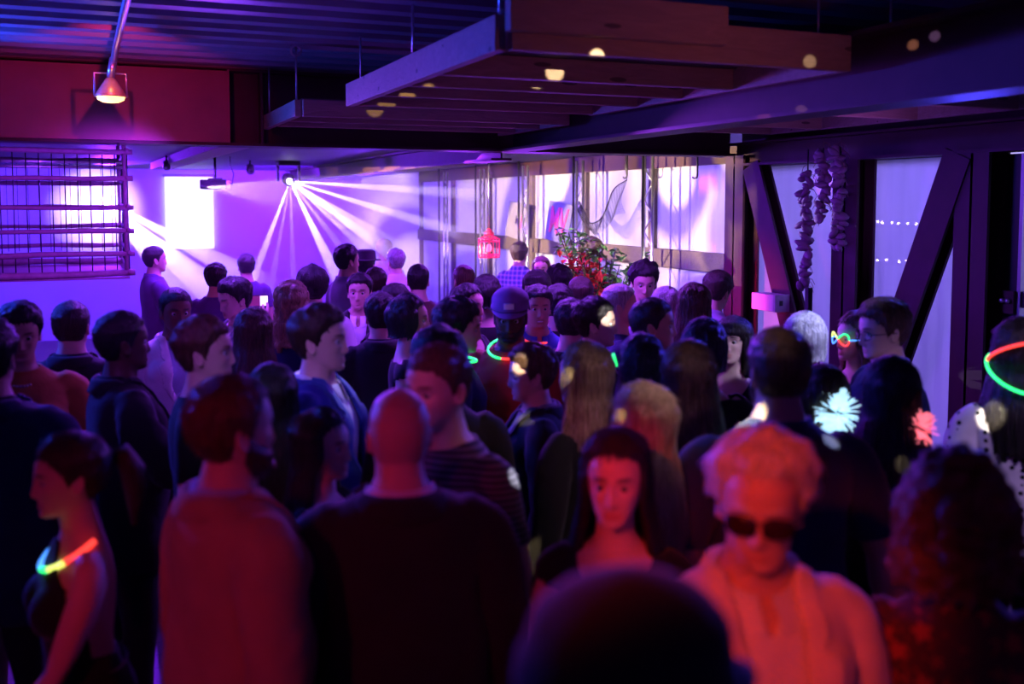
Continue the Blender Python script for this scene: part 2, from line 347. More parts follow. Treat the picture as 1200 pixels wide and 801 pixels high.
def pose(fem, lean=0, side=0, twist=0, hyaw=0, hpitch=0, hroll=0, R=None, L=None):
    """R, L: (upper arm direction, forearm direction) in body space; x right, y forward, z up"""
    M = {k: np.eye(4) for k in BONES}
    sp = rmat('X', -lean) @ rmat('Y', side) @ rmat('Z', twist)
    M['spine'] = T4(rmat('X', -lean * .5) @ rmat('Y', side * .5) @ rmat('Z', twist * .5), (0, 0, 1.0))
    M['chest'] = T4(sp, (0, 0, 1.05))
    hd = rmat('Z', hyaw) @ rmat('X', -hpitch) @ rmat('Y', hroll)
    nk = rmat('Z', hyaw * .4) @ rmat('X', -hpitch * .4) @ rmat('Y', hroll * .4)
    M['neck'] = M['chest'] @ T4(nk, (0, -.015, 1.46))
    M['head'] = M['neck'] @ T4(np.linalg.inv(nk) @ hd, (0, -.005, 1.56))
    for n, sgn, dr in (('R', 1, R), ('L', -1, L)):
        a, b, c, d, d2 = SK[fem][n]
        if dr is None: dr = ((sgn * .20, -.02, -1), (sgn * .10, .20, -1))
        r1 = turn(d, dr[0]); M['ua' + n] = M['chest'] @ T4(r1, a)
        r2 = turn(r1 @ d2, dr[1]) @ r1
        b2 = a + r1 @ (b - a); F = np.eye(4); F[:3, :3] = r2; F[:3, 3] = b2 - r2 @ b
        M['fa' + n] = M['chest'] @ F; M['ha' + n] = M['fa' + n]
    return np.stack([M[k] for k in BONES])
def skin(V, W, M):
    Vh = np.c_[V, np.ones(len(V))]
    A = np.einsum('nb,bij->nij', W, M)
    return np.einsum('nij,nj->ni', A, Vh)[:, :3]
# ---------------------------------------------------------------- templates: bodies and clothes in the rest pose
TPL = {}
def template(key, V, T, fem): TPL[key] = (V, T, weights(V, fem)); return TPL[key]
def make_bodies():
    for fem in (0, 1):
        V, F = merge(figure_parts(fem))
        V, T = mods(V, F, [('REMESH', dict(mode='VOXEL', voxel_size=.0046))])
        V = relax(V, T, 2, .45)
        W = weights(V, fem); g = 1 - np.clip(W[:, 4] * 1.0 + .75 * (W[:, 7] + W[:, 10]), 0, 1)
        v, t = mods(V, T.tolist(), [('DECIMATE', dict(ratio=.11, vertex_group='g', vertex_group_factor=4.0))], g)
        template(('body', fem, 'near'), v, t, fem)
        for lod, n in (('mid', 9500), ('far', 3800)):
            v2, t2 = mods(v, t.tolist(), [('DECIMATE', dict(ratio=n / len(t)))])
            template(('body', fem, lod), v2, t2, fem)
        V, F = merge(figure_parts(fem, True))
        V, T = mods(V, F, [('REMESH', dict(mode='VOXEL', voxel_size=.010))])
        V = relax(V, T, 8, .5)
        for lod, n in (('near', 1.0), ('mid', .5), ('far', .2)):
            v, t = (V, T) if n == 1 else mods(V, T.tolist(), [('DECIMATE', dict(ratio=n))])
            TPL[('cloth', fem, lod)] = (v, t)
def armt(V, fem, n):
    """signed length along the arm from the shoulder, and whether on that arm"""
    a, b, c, d, d2 = SK[fem][n]; s = 1 if n == 'R' else -1
    r = V - a; t1 = r @ d; L1 = np.linalg.norm(b - a); t2 = (V - b) @ d2
    t = np.where(t2 > 0, L1 + t2, np.minimum(t1, L1))
    W = weights(V, fem); w = W[:, BI['ua' + n]] + W[:, BI['fa' + n]] + W[:, BI['ha' + n]]
    return t, w
def garment(kind, fem, lod):
    key = (kind, fem, lod)
    if key in TPL: return TPL[key]
    V, T = TPL[('cloth', fem, lod)]; N = normals(V, T); x, y, z = V.T
    W = weights(V, fem); wa = W[:, 5:11].sum(1)
    tR, wR = armt(V, fem, 'R'); tL, wL = armt(V, fem, 'L'); t = np.where(wR > wL, tR, tL); ta = np.where(wa > .3, t, -1)
    full = .53
    tors = 1 - wa
    fold = wob(V * (1, 1, .6), 26) * .6 + wob(V, 60) * .35
    if kind in ('shirt', 'tee', 'polo', 'tank', 'halter', 'blouse', 'dress_top', 'strapless', 'inner'):
        off = .009 + .004 * tors + .014 * tors * sstep(1.2, 1.0, z) * (0 if fem else 1) + .006 * (kind in ('shirt', 'polo')) * wa
        if kind == 'inner': off = .007 + 0 * z
        if kind == 'blouse': off = off + .02 * tors * sstep(1.25, 1.0, z) + .014 * wa
        v = V + N * (off + .0035 * fold)[:, None]
        sl = {'inner': .50, 'shirt': .50, 'tee': .17, 'polo': .21, 'tank': .012, 'halter': -.06, 'blouse': .46, 'dress_top': .02, 'strapless': -.08}[kind]
        f = sl - ta
        f = np.where(wa > .3, f, 1.0)
        hemz = .98 if kind == 'inner' else .80 if not fem else .92 if kind in ('blouse', 'tee', 'shirt') else .99
        f = np.minimum(f, (z - hemz) * 1.0)
        if kind in ('shirt', 'polo', 'inner'):       # collar with a short open V
            f = np.minimum(f, np.where(y > -.0, 1.482 - z - .2 * np.clip(y, 0, .1), 1.492 - z))
            vee = np.where(y > .02, np.abs(x) - .55 * np.clip(z - 1.385, 0, .2), 1); f = np.minimum(f, vee)
        elif kind in ('tee', 'blouse'):
            f = np.minimum(f, 1.475 - z - .25 * np.clip(y, 0, .12))
        elif kind in ('tank', 'dress_top'):
            f = np.minimum(f, np.where(y > -.02, 1.0 * (np.hypot(x / 1.0, (z - 1.47) / 1.25) - .105), 1.42 - z + .0 * x))
            f = np.where(np.abs(x) > .06, np.minimum(np.maximum(f, -.01), np.where(wa > .3, sl - ta, f)), f)
        elif kind == 'halter':
            back = np.where(y < .0, 1.10 - z, 1)
            front = np.where(y >= 0, (1.45 - z) * .5 + .0, 1)
            sidef = np.where(y >= 0, (.19 - .95 * np.clip(z - 1.27, 0, 1)) - np.abs(x), 1)
            f = np.minimum(np.minimum(f, back + .35 * np.clip(np.abs(x) - .06, 0, .1)), np.minimum(front, sidef))
        elif kind == 'strapless':
            f = np.minimum(f, 1.29 - z)
    elif kind in ('jacket', 'coat'):
        off = .020 + .006 * wa + tors * (.030 * np.exp(-((z - 1.10) / .10) ** 2) + .016 * sstep(1.12, .95, z)) - .006 * sstep(1.38, 1.46, z)
        pad = .014 * np.exp(-((np.abs(x) - .130) / .05) ** 2) * sstep(1.36, 1.42, z)
        v = V + N * (off + .0055 * fold * (.6 + .6 * wa))[:, None]; v[:, 2] += pad
        f = np.where(wa > .3, .51 - ta, 1.0); f = np.minimum(f, z - (.76 if kind == 'jacket' else .70))
        f = np.minimum(f, 1.487 - z)
        vee = np.where(y > .0, np.abs(x) - np.clip(.40 * (z - 1.08), 0.0, .062) - .055 * sstep(.92, .80, z) - .002, 1)
        f = np.minimum(f, vee)
    elif kind == 'lapel':
        gv, gt, _ = garment('jacket', fem, lod); N2 = normals(gv, gt); x, y, z = gv.T
        e = np.abs(x) - np.clip(.40 * (z - 1.08), 0, .062)
        wd = np.interp(z, [1.06, 1.12, 1.30, 1.36, 1.375, 1.40, 1.46], [.004, .022, .052, .066, .030, .046, .040])
        f = np.minimum(np.minimum(wd - e, e + .004), np.minimum(np.where(y > -.01, z - 1.06, -1), y + .01))
        v = gv + N2 * (.006 + .006 * sstep(0, .05, e))[:, None]; v, tt = clip(v, gt, f); v, tt = hem(v, tt, .007)
        return template(key, v, tt, fem)
    elif kind == 'trousers':
        v = V + N * (.010 + .012 * sstep(.6, .2, z) + .003 * fold)[:, None]
        f = np.minimum(1.02 - z, np.where(wa > .2, -1, 1)); f = np.minimum(f, z - .065)
    elif kind == 'skirt':
        rg = [ell((0, -.005, zz), a, b, 32) for zz, a, b in ((1.07, .148, .108), (1.0, .186, .136), (.9, .212, .162), (.75, .218, .168), (.6, .222, .172), (.5, .225, .175))]
        v, F = loft(rg, False); F = [(q[0], q[1], q[2]) for q in F] + [(q[0], q[2], q[3]) for q in F]; tt = np.array(F)[:, ::-1] if False else np.array(F)
        v, tt = hem(v, tt); return template(key, v, tt, fem)
    elif kind == 'collar':                   # shirt collar: stand and fall with two points
        k = (.92 if not fem else .78); rows = []
        a = np.linspace(math.radians(100), math.radians(440), 40)
        for r, (dz, o) in enumerate(((-.026, .006), (.012, .004), (.026, .006), (.026, .012), (-.004, .020), (-.014, .026))):
            fr = sstep(.3, .95, np.sin(a)); pt = fr * (r >= 4)
            zz = 1.485 + dz - .040 * sstep(-.3, 1, np.sin(a)) - .028 * pt
            rows.append(np.stack([(.076 + o) * k * np.cos(a) * (1 + .06 * pt), -.016 + (.076 + o) * k * np.sin(a) + .014 * pt * 1.5 + .006 * fr, zz], 1))
        nn = 40; v = np.concatenate(rows); tt = []
        for i in range(len(rows) - 1):
            for j in range(nn - 1):
                p = i * nn + j; tt += [(p, p + 1, p + nn + 1), (p, p + nn + 1, p + nn)]
        tt = np.array(tt)[:, ::-1]; return template(key, v, tt, fem)
    elif kind == 'jacket_collar':
        a = np.linspace(math.radians(150), math.radians(390), 34); rows = []
        for dz, o in ((-.02, .016), (.018, .012), (.026, .020), (.012, .030), (-.030, .044), (-.036, .036)):
            zz = 1.478 + dz - .050 * sstep(-.45, .6, np.sin(a))
            rows.append(np.stack([(.078 + o) * np.cos(a), -.018 + (.076 + o) * np.sin(a), zz], 1))
        nn = 34; v = np.concatenate(rows); tt = []
        for i in range(len(rows) - 1):
            for j in range(nn - 1):
                p = i * nn + j; tt += [(p, p + 1, p + nn + 1), (p, p + nn + 1, p + nn)]
        return template(key, v, np.array(tt)[:, ::-1], fem)
    v, tt = clip(v, T, f)
    v, tt = hem(v, tt)
    return template(key, v, tt, fem)
# hair -----------------------------------------------------------------
def hairline(x, y, z, drop=0.0, arch=False):
    az = np.degrees(np.arctan2(np.abs(x), y))
    if arch: return z - (np.interp(az, [0, 4, 20, 38, 55, 68, 80, 92, 108, 122, 150, 180], [.092, .084, .082, .076, .060, .030, -.01, -.02, -.04, -.06, -.078, -.080]) - drop)
    return z - (np.interp(az, [0, 38, 55, 68, 80, 92, 108, 122, 150, 180], [.070, .066, .045, .030, -.018, -.004, -.002, -.055, -.078, -.080]) - drop)
def cap_hair(fem, lod, top, side, line=0.0, rough=.3, freq=90, recede=0.0, flat=0.0, quiff=0.0, tuft=.022, arch=False):
    n = {'near': (84, 70), 'mid': (60, 48), 'far': (36, 30)}[lod]
    V, F = head_grid(n[0], n[1], fem)
    me = mesh_from(V, F); me.calc_loop_triangles(); T = np.empty(len(me.loop_triangles) * 3, int); me.loop_triangles.foreach_get('vertices', T); T = T.reshape(-1, 3); bpy.data.meshes.remove(me)
    x, y, z = V.T
    f = hairline(x, y, z, line, arch) - recede * sstep(.02, .07, y) * sstep(.03, .055, np.abs(x))
    N = normals(V, T)
    up = sstep(-.03, .085, z)
    th = (side + (top - side) * up) * (.25 * sstep(-.002, .008, f) + .75 * sstep(.0, .050, f)) + .0012
    th += quiff * sstep(.0, .07, y) * sstep(.04, .09, z)
    th *= 1 + rough * wob(V * (1, 1, .7), freq)
    v = V + N * th[:, None]
    v[:, 2] += flat * sstep(.06, .1, z)
    v, t = clip(v, T, f)
    if tuft and lod != 'far': tv, tt = tufts(v, t, 900 if lod == 'near' else 420, .045 if arch else tuft, int(top * 1e4) + int(freq), .3 if arch else 1)
    v, t = hem(v, t, .008)
    if tuft and lod != 'far': v, t = join((v, t), (tv, tt))
    return v, t
def tufts(V, T, n, L, seed, up=1):
    """short locks lying over the scalp, combed away from the crown"""
    rs = np.random.RandomState(seed % 9999); tr = T[rs.randint(0, len(T), n)]; b = rs.dirichlet((1, 1, 1), n)
    p = (V[tr] * b[:, :, None]).sum(1); N = normals(V, T); nn = N[tr].mean(1); nn /= np.linalg.norm(nn, axis=1, keepdims=True) + 1e-9
    fl = p - np.array((.012, -.045, .115)); fl /= np.linalg.norm(fl, axis=1, keepdims=True); fl = fl + (0, 0, -.35) + rs.normal(0, .33 * (.5 + .5 * up), (n, 3))
    d = fl - nn * (fl * nn).sum(1)[:, None]; d /= np.linalg.norm(d, axis=1, keepdims=True) + 1e-9; s = np.cross(nn, d)
    l = (L * rs.uniform(.5, 1.2, n))[:, None]; w = rs.uniform(.0022, .0042, n)[:, None]; lift = rs.uniform(.06, .34, n)[:, None] * up
    b1, b2 = p - s * w - d * l * .3, p + s * w - d * l * .3; m = p + nn * (.0022 + .12 * l * lift); tip = p + d * l * .8 + nn * l * lift * .8 - nn * l * l * 2.2
    W = np.stack([b1, m, b2, tip], 1).reshape(-1, 3); k = np.arange(n)[:, None] * 4
    return W, np.concatenate([k + [0, 3, 1], k + [1, 3, 2]])
def curtain(length, lod, spread=1.0, face=62, curl=0.0, wave=0.0, back=1.0, seed=0, part=0.0, thick=.018, taper=.25):
    """long hair falling from the crown behind the ears"""
    rs = np.random.RandomState(seed + 3)
    nc, nr = {'near': (72, 46), 'mid': (48, 30), 'far': (26, 16)}[lod]
    az = np.radians(np.linspace(face, 360 - face, nc)); zs = np.linspace(0, 1, nr)
    tip = rs.uniform(.9, 1.05, nc); ph = rs.uniform(0, 6.28, nc)
    grow = np.convolve(rs.normal(0, 1, nc + 8), np.ones(3) / 3, 'valid')[:nc]
    outer = []
    for u in zs:
        z = .085 - (.085 + length) * u * (1 + (tip - 1) * u * u * .8)
        w = np.interp(z, HZ, HW); f = np.interp(z, HZ, HF); b = np.interp(z, HZ, HB); c = np.interp(z, HZ, HC)
        low = sstep(-.0, -.10, z)
        wl = .078 + .030 * sstep(-.06, -.26, z) * spread; bl = -.095 - .020 * sstep(-.10, -.25, z) * back; fl = .03 * (1 - .4 * low)
        w = w * (1 - low) + wl * low; b = b * (1 - low) + bl * low; f = f * (1 - low) + fl * low; c = c * (1 - low) - .012 * low
        o = thick * sstep(0, .25, u) + .004
        ww = wave * np.sin(z * 42 + ph * .25 + np.sin(az * 3)) * sstep(.25, .6, u)
        r = o + .0028 * grow * sstep(.05, .3, u) + ww
        sh = 1 - taper * sstep(.75, 1.0, u) * .35
        sx = np.sin(az); sy = np.cos(az)
        x = sx * (w + r) * sh; y = c + np.where(sy > 0, f - c, c - b) * sy + sy * r
        outer.append(np.stack([x, y, z], 1))
    O = np.concatenate(outer)
    if curl: O += (wob(O, 70)[:, None] * np.stack([np.sin(np.tile(az, nr)), np.cos(np.tile(az, nr)), 0 * O[:, 0] + .2], 1)) * curl
    I = O.copy(); cen = np.stack([np.zeros(len(O)), np.full(len(O), -.012), O[:, 2]], 1)
    dirv = O - cen; L = np.linalg.norm(dirv, axis=1, keepdims=True); I = cen + dirv * np.clip((L - .022) / L, .3, 1)
    V = np.concatenate([O, I]); T = []; m = len(O)
    for i in range(nr - 1):
        for j in range(nc - 1):
            p = i * nc + j; q = p + nc
            T += [(p, p + 1, q + 1), (p, q + 1, q), (m + p, m + q + 1, m + p + 1), (m + p, m + q, m + q + 1)]
        for j in (0, nc - 1):
            p = i * nc + j; q = p + nc
            a = [(p, q, m + q), (p, m + q, m + p)] if j == 0 else [(p, m + q, q), (p, m + p, m + q)]; T += a
    for j in range(nc - 1):
        p = (nr - 1) * nc + j; T += [(p, p + 1, m + p + 1), (p, m + p + 1, m + p)]
    T = np.array(T)[:, ::-1]
    if lod == 'far': return V, T
    G = O.reshape(nr, nc, 3); RV = []; RT = []; st = 2 if lod == 'near' else 3
    for k in range(170 if lod == 'near' else 80):        # separate locks over the sheet of hair
        cc = rs.uniform(1, nc - 2); c0 = int(cc); fr = cc - c0; r0 = rs.randint(0, nr // 3); r1 = rs.randint(nr * 2 // 3, nr); dr = rs.uniform(-1.2, 1.2); w = rs.uniform(.0018, .0040); off = rs.uniform(.001, .0055); rows = list(range(r0, r1, st)) + [r1 - 1]; base = len(RV)
        for q, r in enumerate(rows):
            c1 = min(max(cc + dr * q / len(rows), 0), nc - 2); i = int(c1); f_ = c1 - i; p = G[r, i] * (1 - f_) + G[r, i + 1] * f_; tg = G[r, i + 1] - G[r, i]; tg = tg / (np.linalg.norm(tg) + 1e-9); o = p - np.array((0, -.012, p[2])); o = o / (np.linalg.norm(o) + 1e-9)
            e = math.sin(math.pi * min(1, (q + .35) / len(rows))) ** .6; p = p + o * off * e + (0, 0, -.012 * (q == len(rows) - 1)); RV += [p - tg * w * e, p + o * .0015, p + tg * w * e]
        for q in range(len(rows) - 1):
            a = base + q * 3
            for j in (0, 1): RT += [(a + j, a + j + 1, a + j + 4), (a + j, a + j + 4, a + j + 3)]
    return join((V, T), (np.array(RV), np.array(RT)[:, ::-1]))
def join(a, b): return np.vstack([a[0], b[0]]), np.vstack([a[1], b[1] + len(a[0])])
HAIRC = {}
def hair_mesh(style, fem, lod):
    k = (style, fem, lod)
    if k in HAIRC: return HAIRC[k]
    if style == 'short': m = cap_hair(fem, lod, .019, .006, rough=.25)
    elif style == 'crop': m = cap_hair(fem, lod, .009, .0035, rough=.15, tuft=.012)
    elif style == 'buzz': m = cap_hair(fem, lod, .0045, .003, rough=.1, tuft=0)
    elif style == 'quiff': m = cap_hair(fem, lod, .021, .006, rough=.25, quiff=.008)
    elif style == 'thick': m = cap_hair(fem, lod, .028, .013, rough=.25, freq=60, tuft=.030)
    elif style == 'receding': m = cap_hair(fem, lod, .012, .008, rough=.18, recede=.03)
    elif style == 'curly': m = cap_hair(fem, lod, .030, .020, rough=.40, freq=80, tuft=.030)
    elif style == 'white_wavy': m = cap_hair(fem, lod, .030, .026, rough=.40, freq=62, line=-.016, recede=.02, tuft=.034)
    elif style == 'bob': m = join(cap_hair(fem, lod, .022, .018, rough=.12, arch=True), curtain(.09, lod, 1.0, 58, thick=.020))
    elif style == 'bangs': m = join(cap_hair(fem, lod, .024, .018, line=.034, rough=.12), curtain(.17, lod, .9, 60, thick=.018))
    elif style == 'bowl': m = join(cap_hair(fem, lod, .028, .022, line=.01, rough=.25, freq=70), curtain(.055, lod, .6, 66, wave=.003, thick=.022))
    elif style == 'long': m = join(cap_hair(fem, lod, .018, .014, rough=.12, arch=True), curtain(.36, lod, 1.0, 60))
    elif style == 'longer': m = join(cap_hair(fem, lod, .018, .014, rough=.12, arch=True), curtain(.46, lod, 1.15, 56, wave=.004, seed=4))
    elif style == 'wavy': m = join(cap_hair(fem, lod, .024, .018, rough=.25, arch=True), curtain(.26, lod, 1.25, 56, curl=.012, wave=.006, seed=2))
    elif style == 'curls': m = join(cap_hair(fem, lod, .028, .028, rough=.45, freq=95), curtain(.14, lod, 1.3, 52, curl=.014, thick=.034, seed=5))
    elif style == 'ponytail':
        tail = limb([(0, -.10, .03), (0, -.15, .035), (0, -.175, -.02), (0, -.175, -.10), (0, -.165, -.19)], [.024, .034, .038, .030, .010], 14)
        tv, tf = tail; tt = np.array([t for q in tf for t in ([q] if len(q) == 3 else [(q[0], q[1], q[2]), (q[0], q[2], q[3])])])
        m = join(cap_hair(fem, lod, .014, .012, rough=.12), (tv, tt))
    else: raise ValueError(style)
    HAIRC[k] = m; return m
def beard_mesh(fem, lod, th):
    n = {'near': (84, 70), 'mid': (60, 48), 'far': (36, 30)}[lod]
    V, F = head_grid(n[0], n[1], fem); T = np.array([t for q in F for t in ([q] if len(q) == 3 else [(q[0], q[1], q[2]), (q[0], q[2], q[3])])])
    x, y, z = V.T; N = normals(V, T); ax = np.abs(x)
    line = np.interp(ax, [0, .018, .026, .045, .065, .075], [-.055, -.052, -.058, -.052, -.03, .0])
    f = np.minimum(line - z, y - .0)
    mouth = np.hypot(ax / .024, (z + .0715) / .0125) - 1
    f = np.minimum(f, mouth * .012)
    v = V + N * ((.002 + th * sstep(0, .018, f)) * (1 + .35 * wob(V, 130)))[:, None]
    v, t = clip(v, T, f); return hem(v, t, .005)
# ---------------------------------------------------------------- materials
MC = {}
def new_mat(key, name):
    m = bpy.data.materials.new(name); m.use_nodes = True; MC[key] = m
    nt = m.node_tree; return m, nt, nt.nodes['Principled BSDF']
def nd(nt, t, ins=None, **kw):
    n = nt.nodes.new('ShaderNode' + t)
    for k, v in kw.items(): setattr(n, k, v)
    for k, v in (ins or {}).items():
        if isinstance(v, bpy.types.NodeSocket): nt.links.new(v, n.inputs[k])
        else: n.inputs[k].default_value = v
    return n
def c4(c): return (c[0], c[1], c[2], 1)
def plain(name, c, rough=.6, metal=0.0, spec=.4, noise=.25, scale=30, bump=.0, coat=0):
    key = ('plain', name, c, rough, metal)
    if key in MC: return MC[key]
    m, nt, b = new_mat(key, name)
    tc = nd(nt, 'TexCoord'); n = nd(nt, 'TexNoise', {'Vector': tc.outputs['Object'], 'Scale': scale, 'Detail': 4.0})
    mx = nd(nt, 'MixRGB', {0: n.outputs['Fac'], 1: c4([x * (1 - noise) for x in c]), 2: c4([min(1, x * (1 + noise)) for x in c])})
    nt.links.new(mx.outputs[0], b.inputs['Base Color'])
    b.inputs['Roughness'].default_value = rough; b.inputs['Metallic'].default_value = metal; b.inputs['Specular IOR Level'].default_value = spec
    if bump:
        bp = nd(nt, 'Bump', {'Height': n.outputs['Fac'], 'Strength': bump, 'Distance': .01}); nt.links.new(bp.outputs[0], b.inputs['Normal'])
    return m
def cloth(name, c, rough=.85, kind=None, c2=(0, 0, 0), scale=1.0, sheen=.15):
    key = ('cloth', name, c, kind)
    if key in MC: return MC[key]
    m, nt, b = new_mat(key, name); tc = nd(nt, 'TexCoord'); co = tc.outputs['Object']
    n = nd(nt, 'TexNoise', {'Vector': co, 'Scale': 9.0, 'Detail': 5.0})
    col = nd(nt, 'MixRGB', {0: n.outputs['Fac'], 1: c4([x * .75 for x in c]), 2: c4([min(1, x * 1.2) for x in c])}).outputs[0]
    if kind == 'stripes':
        sp = nd(nt, 'SeparateXYZ', {0: co}); a = nd(nt, 'Math', {0: sp.outputs[2], 1: 2 * math.pi / .016 * scale}, operation='MULTIPLY')
        s = nd(nt, 'Math', {0: a.outputs[0]}, operation='SINE'); g = nd(nt, 'Math', {0: s.outputs[0], 1: .1}, operation='GREATER_THAN')
        col = nd(nt, 'MixRGB', {0: g.outputs[0], 1: col, 2: c4(c2)}).outputs[0]
    elif kind == 'checks':
        sp = nd(nt, 'SeparateXYZ', {0: co}); fs = []
        for ax, per in ((0, .05), (2, .05)):
            a = nd(nt, 'Math', {0: sp.outputs[ax], 1: 2 * math.pi / per * scale}, operation='MULTIPLY')
            s = nd(nt, 'Math', {0: a.outputs[0]}, operation='SINE'); fs.append(nd(nt, 'Math', {0: s.outputs[0], 1: .35}, operation='GREATER_THAN').outputs[0])
        g = nd(nt, 'Math', {0: fs[0], 1: fs[1]}, operation='ADD'); g = nd(nt, 'Math', {0: g.outputs[0], 1: .5}, operation='MULTIPLY')
        col = nd(nt, 'MixRGB', {0: g.outputs[0], 1: col, 2: c4(c2)}).outputs[0]
    elif kind in ('dots', 'floral'):
        v = nd(nt, 'TexVoronoi', {'Vector': co, 'Scale': (34 if kind == 'dots' else 21) * scale, 'Randomness': .35 if kind == 'dots' else .75})
        d = v.outputs['Distance']
        if kind == 'floral':            # five petalled flowers and a finer scatter of small leaves
            of = nd(nt, 'VectorMath', {0: co, 1: v.outputs['Position']}, operation='SUBTRACT'); sp = nd(nt, 'SeparateXYZ', {0: of.outputs[0]})
            an = nd(nt, 'Math', {0: sp.outputs[2], 1: sp.outputs[0]}, operation='ARCTAN2'); a5 = nd(nt, 'Math', {0: an.outputs[0], 1: 5.0}, operation='MULTIPLY'); cs = nd(nt, 'Math', {0: a5.outputs[0]}, operation='COSINE')
            k = nd(nt, 'Math', {0: cs.outputs[0], 1: .26, 2: 1.0}, operation='MULTIPLY_ADD'); d = nd(nt, 'Math', {0: d, 1: k.outputs[0]}, operation='MULTIPLY').outputs[0]
            v2 = nd(nt, 'TexVoronoi', {'Vector': co, 'Scale': 42.0 * scale}); g2 = nd(nt, 'Math', {0: v2.outputs['Distance'], 1: .26}, operation='LESS_THAN')
            col = nd(nt, 'MixRGB', {0: g2.outputs[0], 1: col, 2: c4([x * .45 for x in c2])}).outputs[0]
        g = nd(nt, 'Math', {0: d, 1: .30 if kind == 'dots' else .36}, operation='LESS_THAN')
        col = nd(nt, 'MixRGB', {0: g.outputs[0], 1: col, 2: c4(c2)}).outputs[0]
    nt.links.new(col, b.inputs['Base Color'])
    b.inputs['Roughness'].default_value = rough; b.inputs['Specular IOR Level'].default_value = .25
    b.inputs['Sheen Weight'].default_value = sheen
    w = nd(nt, 'TexNoise', {'Vector': co, 'Scale': 55.0, 'Detail': 2.0}); bp = nd(nt, 'Bump', {'Height': w.outputs['Fac'], 'Strength': .25, 'Distance': .006})
    nt.links.new(bp.outputs[0], b.inputs['Normal']); return m
def skin_mat(c, brow, fem):
    key = ('skin', c, brow, fem)
    if key in MC: return MC[key]
    m, nt, b = new_mat(key, 'skin')
    tc = nd(nt, 'TexCoord'); n = nd(nt, 'TexNoise', {'Vector': tc.outputs['Object'], 'Scale': 14.0, 'Detail': 5.0})
    col = nd(nt, 'MixRGB', {0: n.outputs['Fac'], 1: c4([x * .88 for x in c]), 2: c4([min(1, x * 1.1) for x in c])}).outputs[0]
    a = nd(nt, 'Attribute', attribute_name='lip'); k = nd(nt, 'Math', {0: a.outputs['Fac'], 1: .85 if fem else .5}, operation='MULTIPLY')
    col = nd(nt, 'MixRGB', {0: k.outputs[0], 1: col, 2: c4((c[0] * .72, c[1] * .38, c[2] * .40))}).outputs[0]
    a = nd(nt, 'Attribute', attribute_name='brow'); k = nd(nt, 'Math', {0: a.outputs['Fac'], 1: .85}, operation='MULTIPLY')
    col = nd(nt, 'MixRGB', {0: k.outputs[0], 1: col, 2: c4(brow)}).outputs[0]
    nt.links.new(col, b.inputs['Base Color']); b.inputs['Roughness'].default_value = .5; b.inputs['Specular IOR Level'].default_value = .35
    return m
def hair_mat(c, streak=None):
    key = ('hair', c, streak)
    if key in MC: return MC[key]
    m, nt, b = new_mat(key, 'hair_strands'); tc = nd(nt, 'TexCoord')
    mp = nd(nt, 'Mapping', {'Vector': tc.outputs['Object'], 'Scale': (150, 150, 9)}); n = nd(nt, 'TexNoise', {'Vector': mp.outputs[0], 'Scale': 1.0, 'Detail': 3.0, 'Roughness': .6})
    cr = nd(nt, 'MapRange', {'Value': n.outputs['Fac'], 1: .3, 2: .7})
    s = streak or tuple(min(1, x * 1.9 + .004) for x in c)
    col = nd(nt, 'MixRGB', {0: cr.outputs[0], 1: c4([x * .6 for x in c]), 2: c4(s)})
    nt.links.new(col.outputs[0], b.inputs['Base Color']); b.inputs['Roughness'].default_value = .42; b.inputs['Specular IOR Level'].default_value = .5
    b.inputs['Anisotropic'].default_value = .5
    bp = nd(nt, 'Bump', {'Height': n.outputs['Fac'], 'Strength': 1.0, 'Distance': .009}); nt.links.new(bp.outputs[0], b.inputs['Normal']); return m
def eye_mat():
    if 'eye' in MC: return MC['eye']
    m, nt, b = new_mat('eye', 'eye'); a = nd(nt, 'Attribute', attribute_name='iris')
    col = nd(nt, 'MixRGB', {0: a.outputs['Fac'], 1: (.5, .47, .45, 1), 2: (.02, .012, .008, 1)}); nt.links.new(col.outputs[0], b.inputs['Base Color'])
    b.inputs['Roughness'].default_value = .12; return m
def glow(name, c, s):
    key = ('glow', name, c, s)
    if key in MC: return MC[key]
    m, nt, b = new_mat(key, name); b.inputs['Base Color'].default_value = c4(c); b.inputs['Emission Color'].default_value = c4(c); b.inputs['Emission Strength'].default_value = s; return m
# ---------------------------------------------------------------- objects
def link(name, me, mat=None, parent=None):
    o = bpy.data.objects.new(name, me); C.objects.link(o)
    if mat is not None and me is not None:
        me.materials.clear(); me.materials.append(mat)
    if parent is not None: o.parent = parent
    return o
def tri_mesh(V, T, smooth=True, name='m'):
    me = bpy.data.meshes.new(name); n = len(T)
    me.vertices.add(len(V)); me.vertices.foreach_set('co', np.ascontiguousarray(V, np.float32).ravel())
    me.loops.add(n * 3); me.loops.foreach_set('vertex_index', np.ascontiguousarray(T, np.int32).ravel())
    me.polygons.add(n); me.polygons.foreach_set('loop_start', np.arange(0, n * 3, 3, dtype=np.int32))
    if smooth: me.polygons.foreach_set('use_smooth', np.ones(n, bool))
    me.update(calc_edges=True); return me
def attr(me, name, vals):
    a = me.attributes.new(name, 'FLOAT', 'POINT'); a.data.foreach_set('value', np.ascontiguousarray(vals, np.float32))
def face_marks(V):
    x, y, z = V[:, 0], V[:, 1], V[:, 2] - EYE_Z; ax = np.abs(x)
    lip = np.exp(-((z + .0712) / .011) ** 4 - (ax / (.026)) ** 4) * (y > .06)
    brow = np.exp(-((z - .0245 + 6 * (ax - .032) ** 2) / .0052) ** 4 - ((ax - .031) / .019) ** 4) * (y > .04)
    return lip, brow
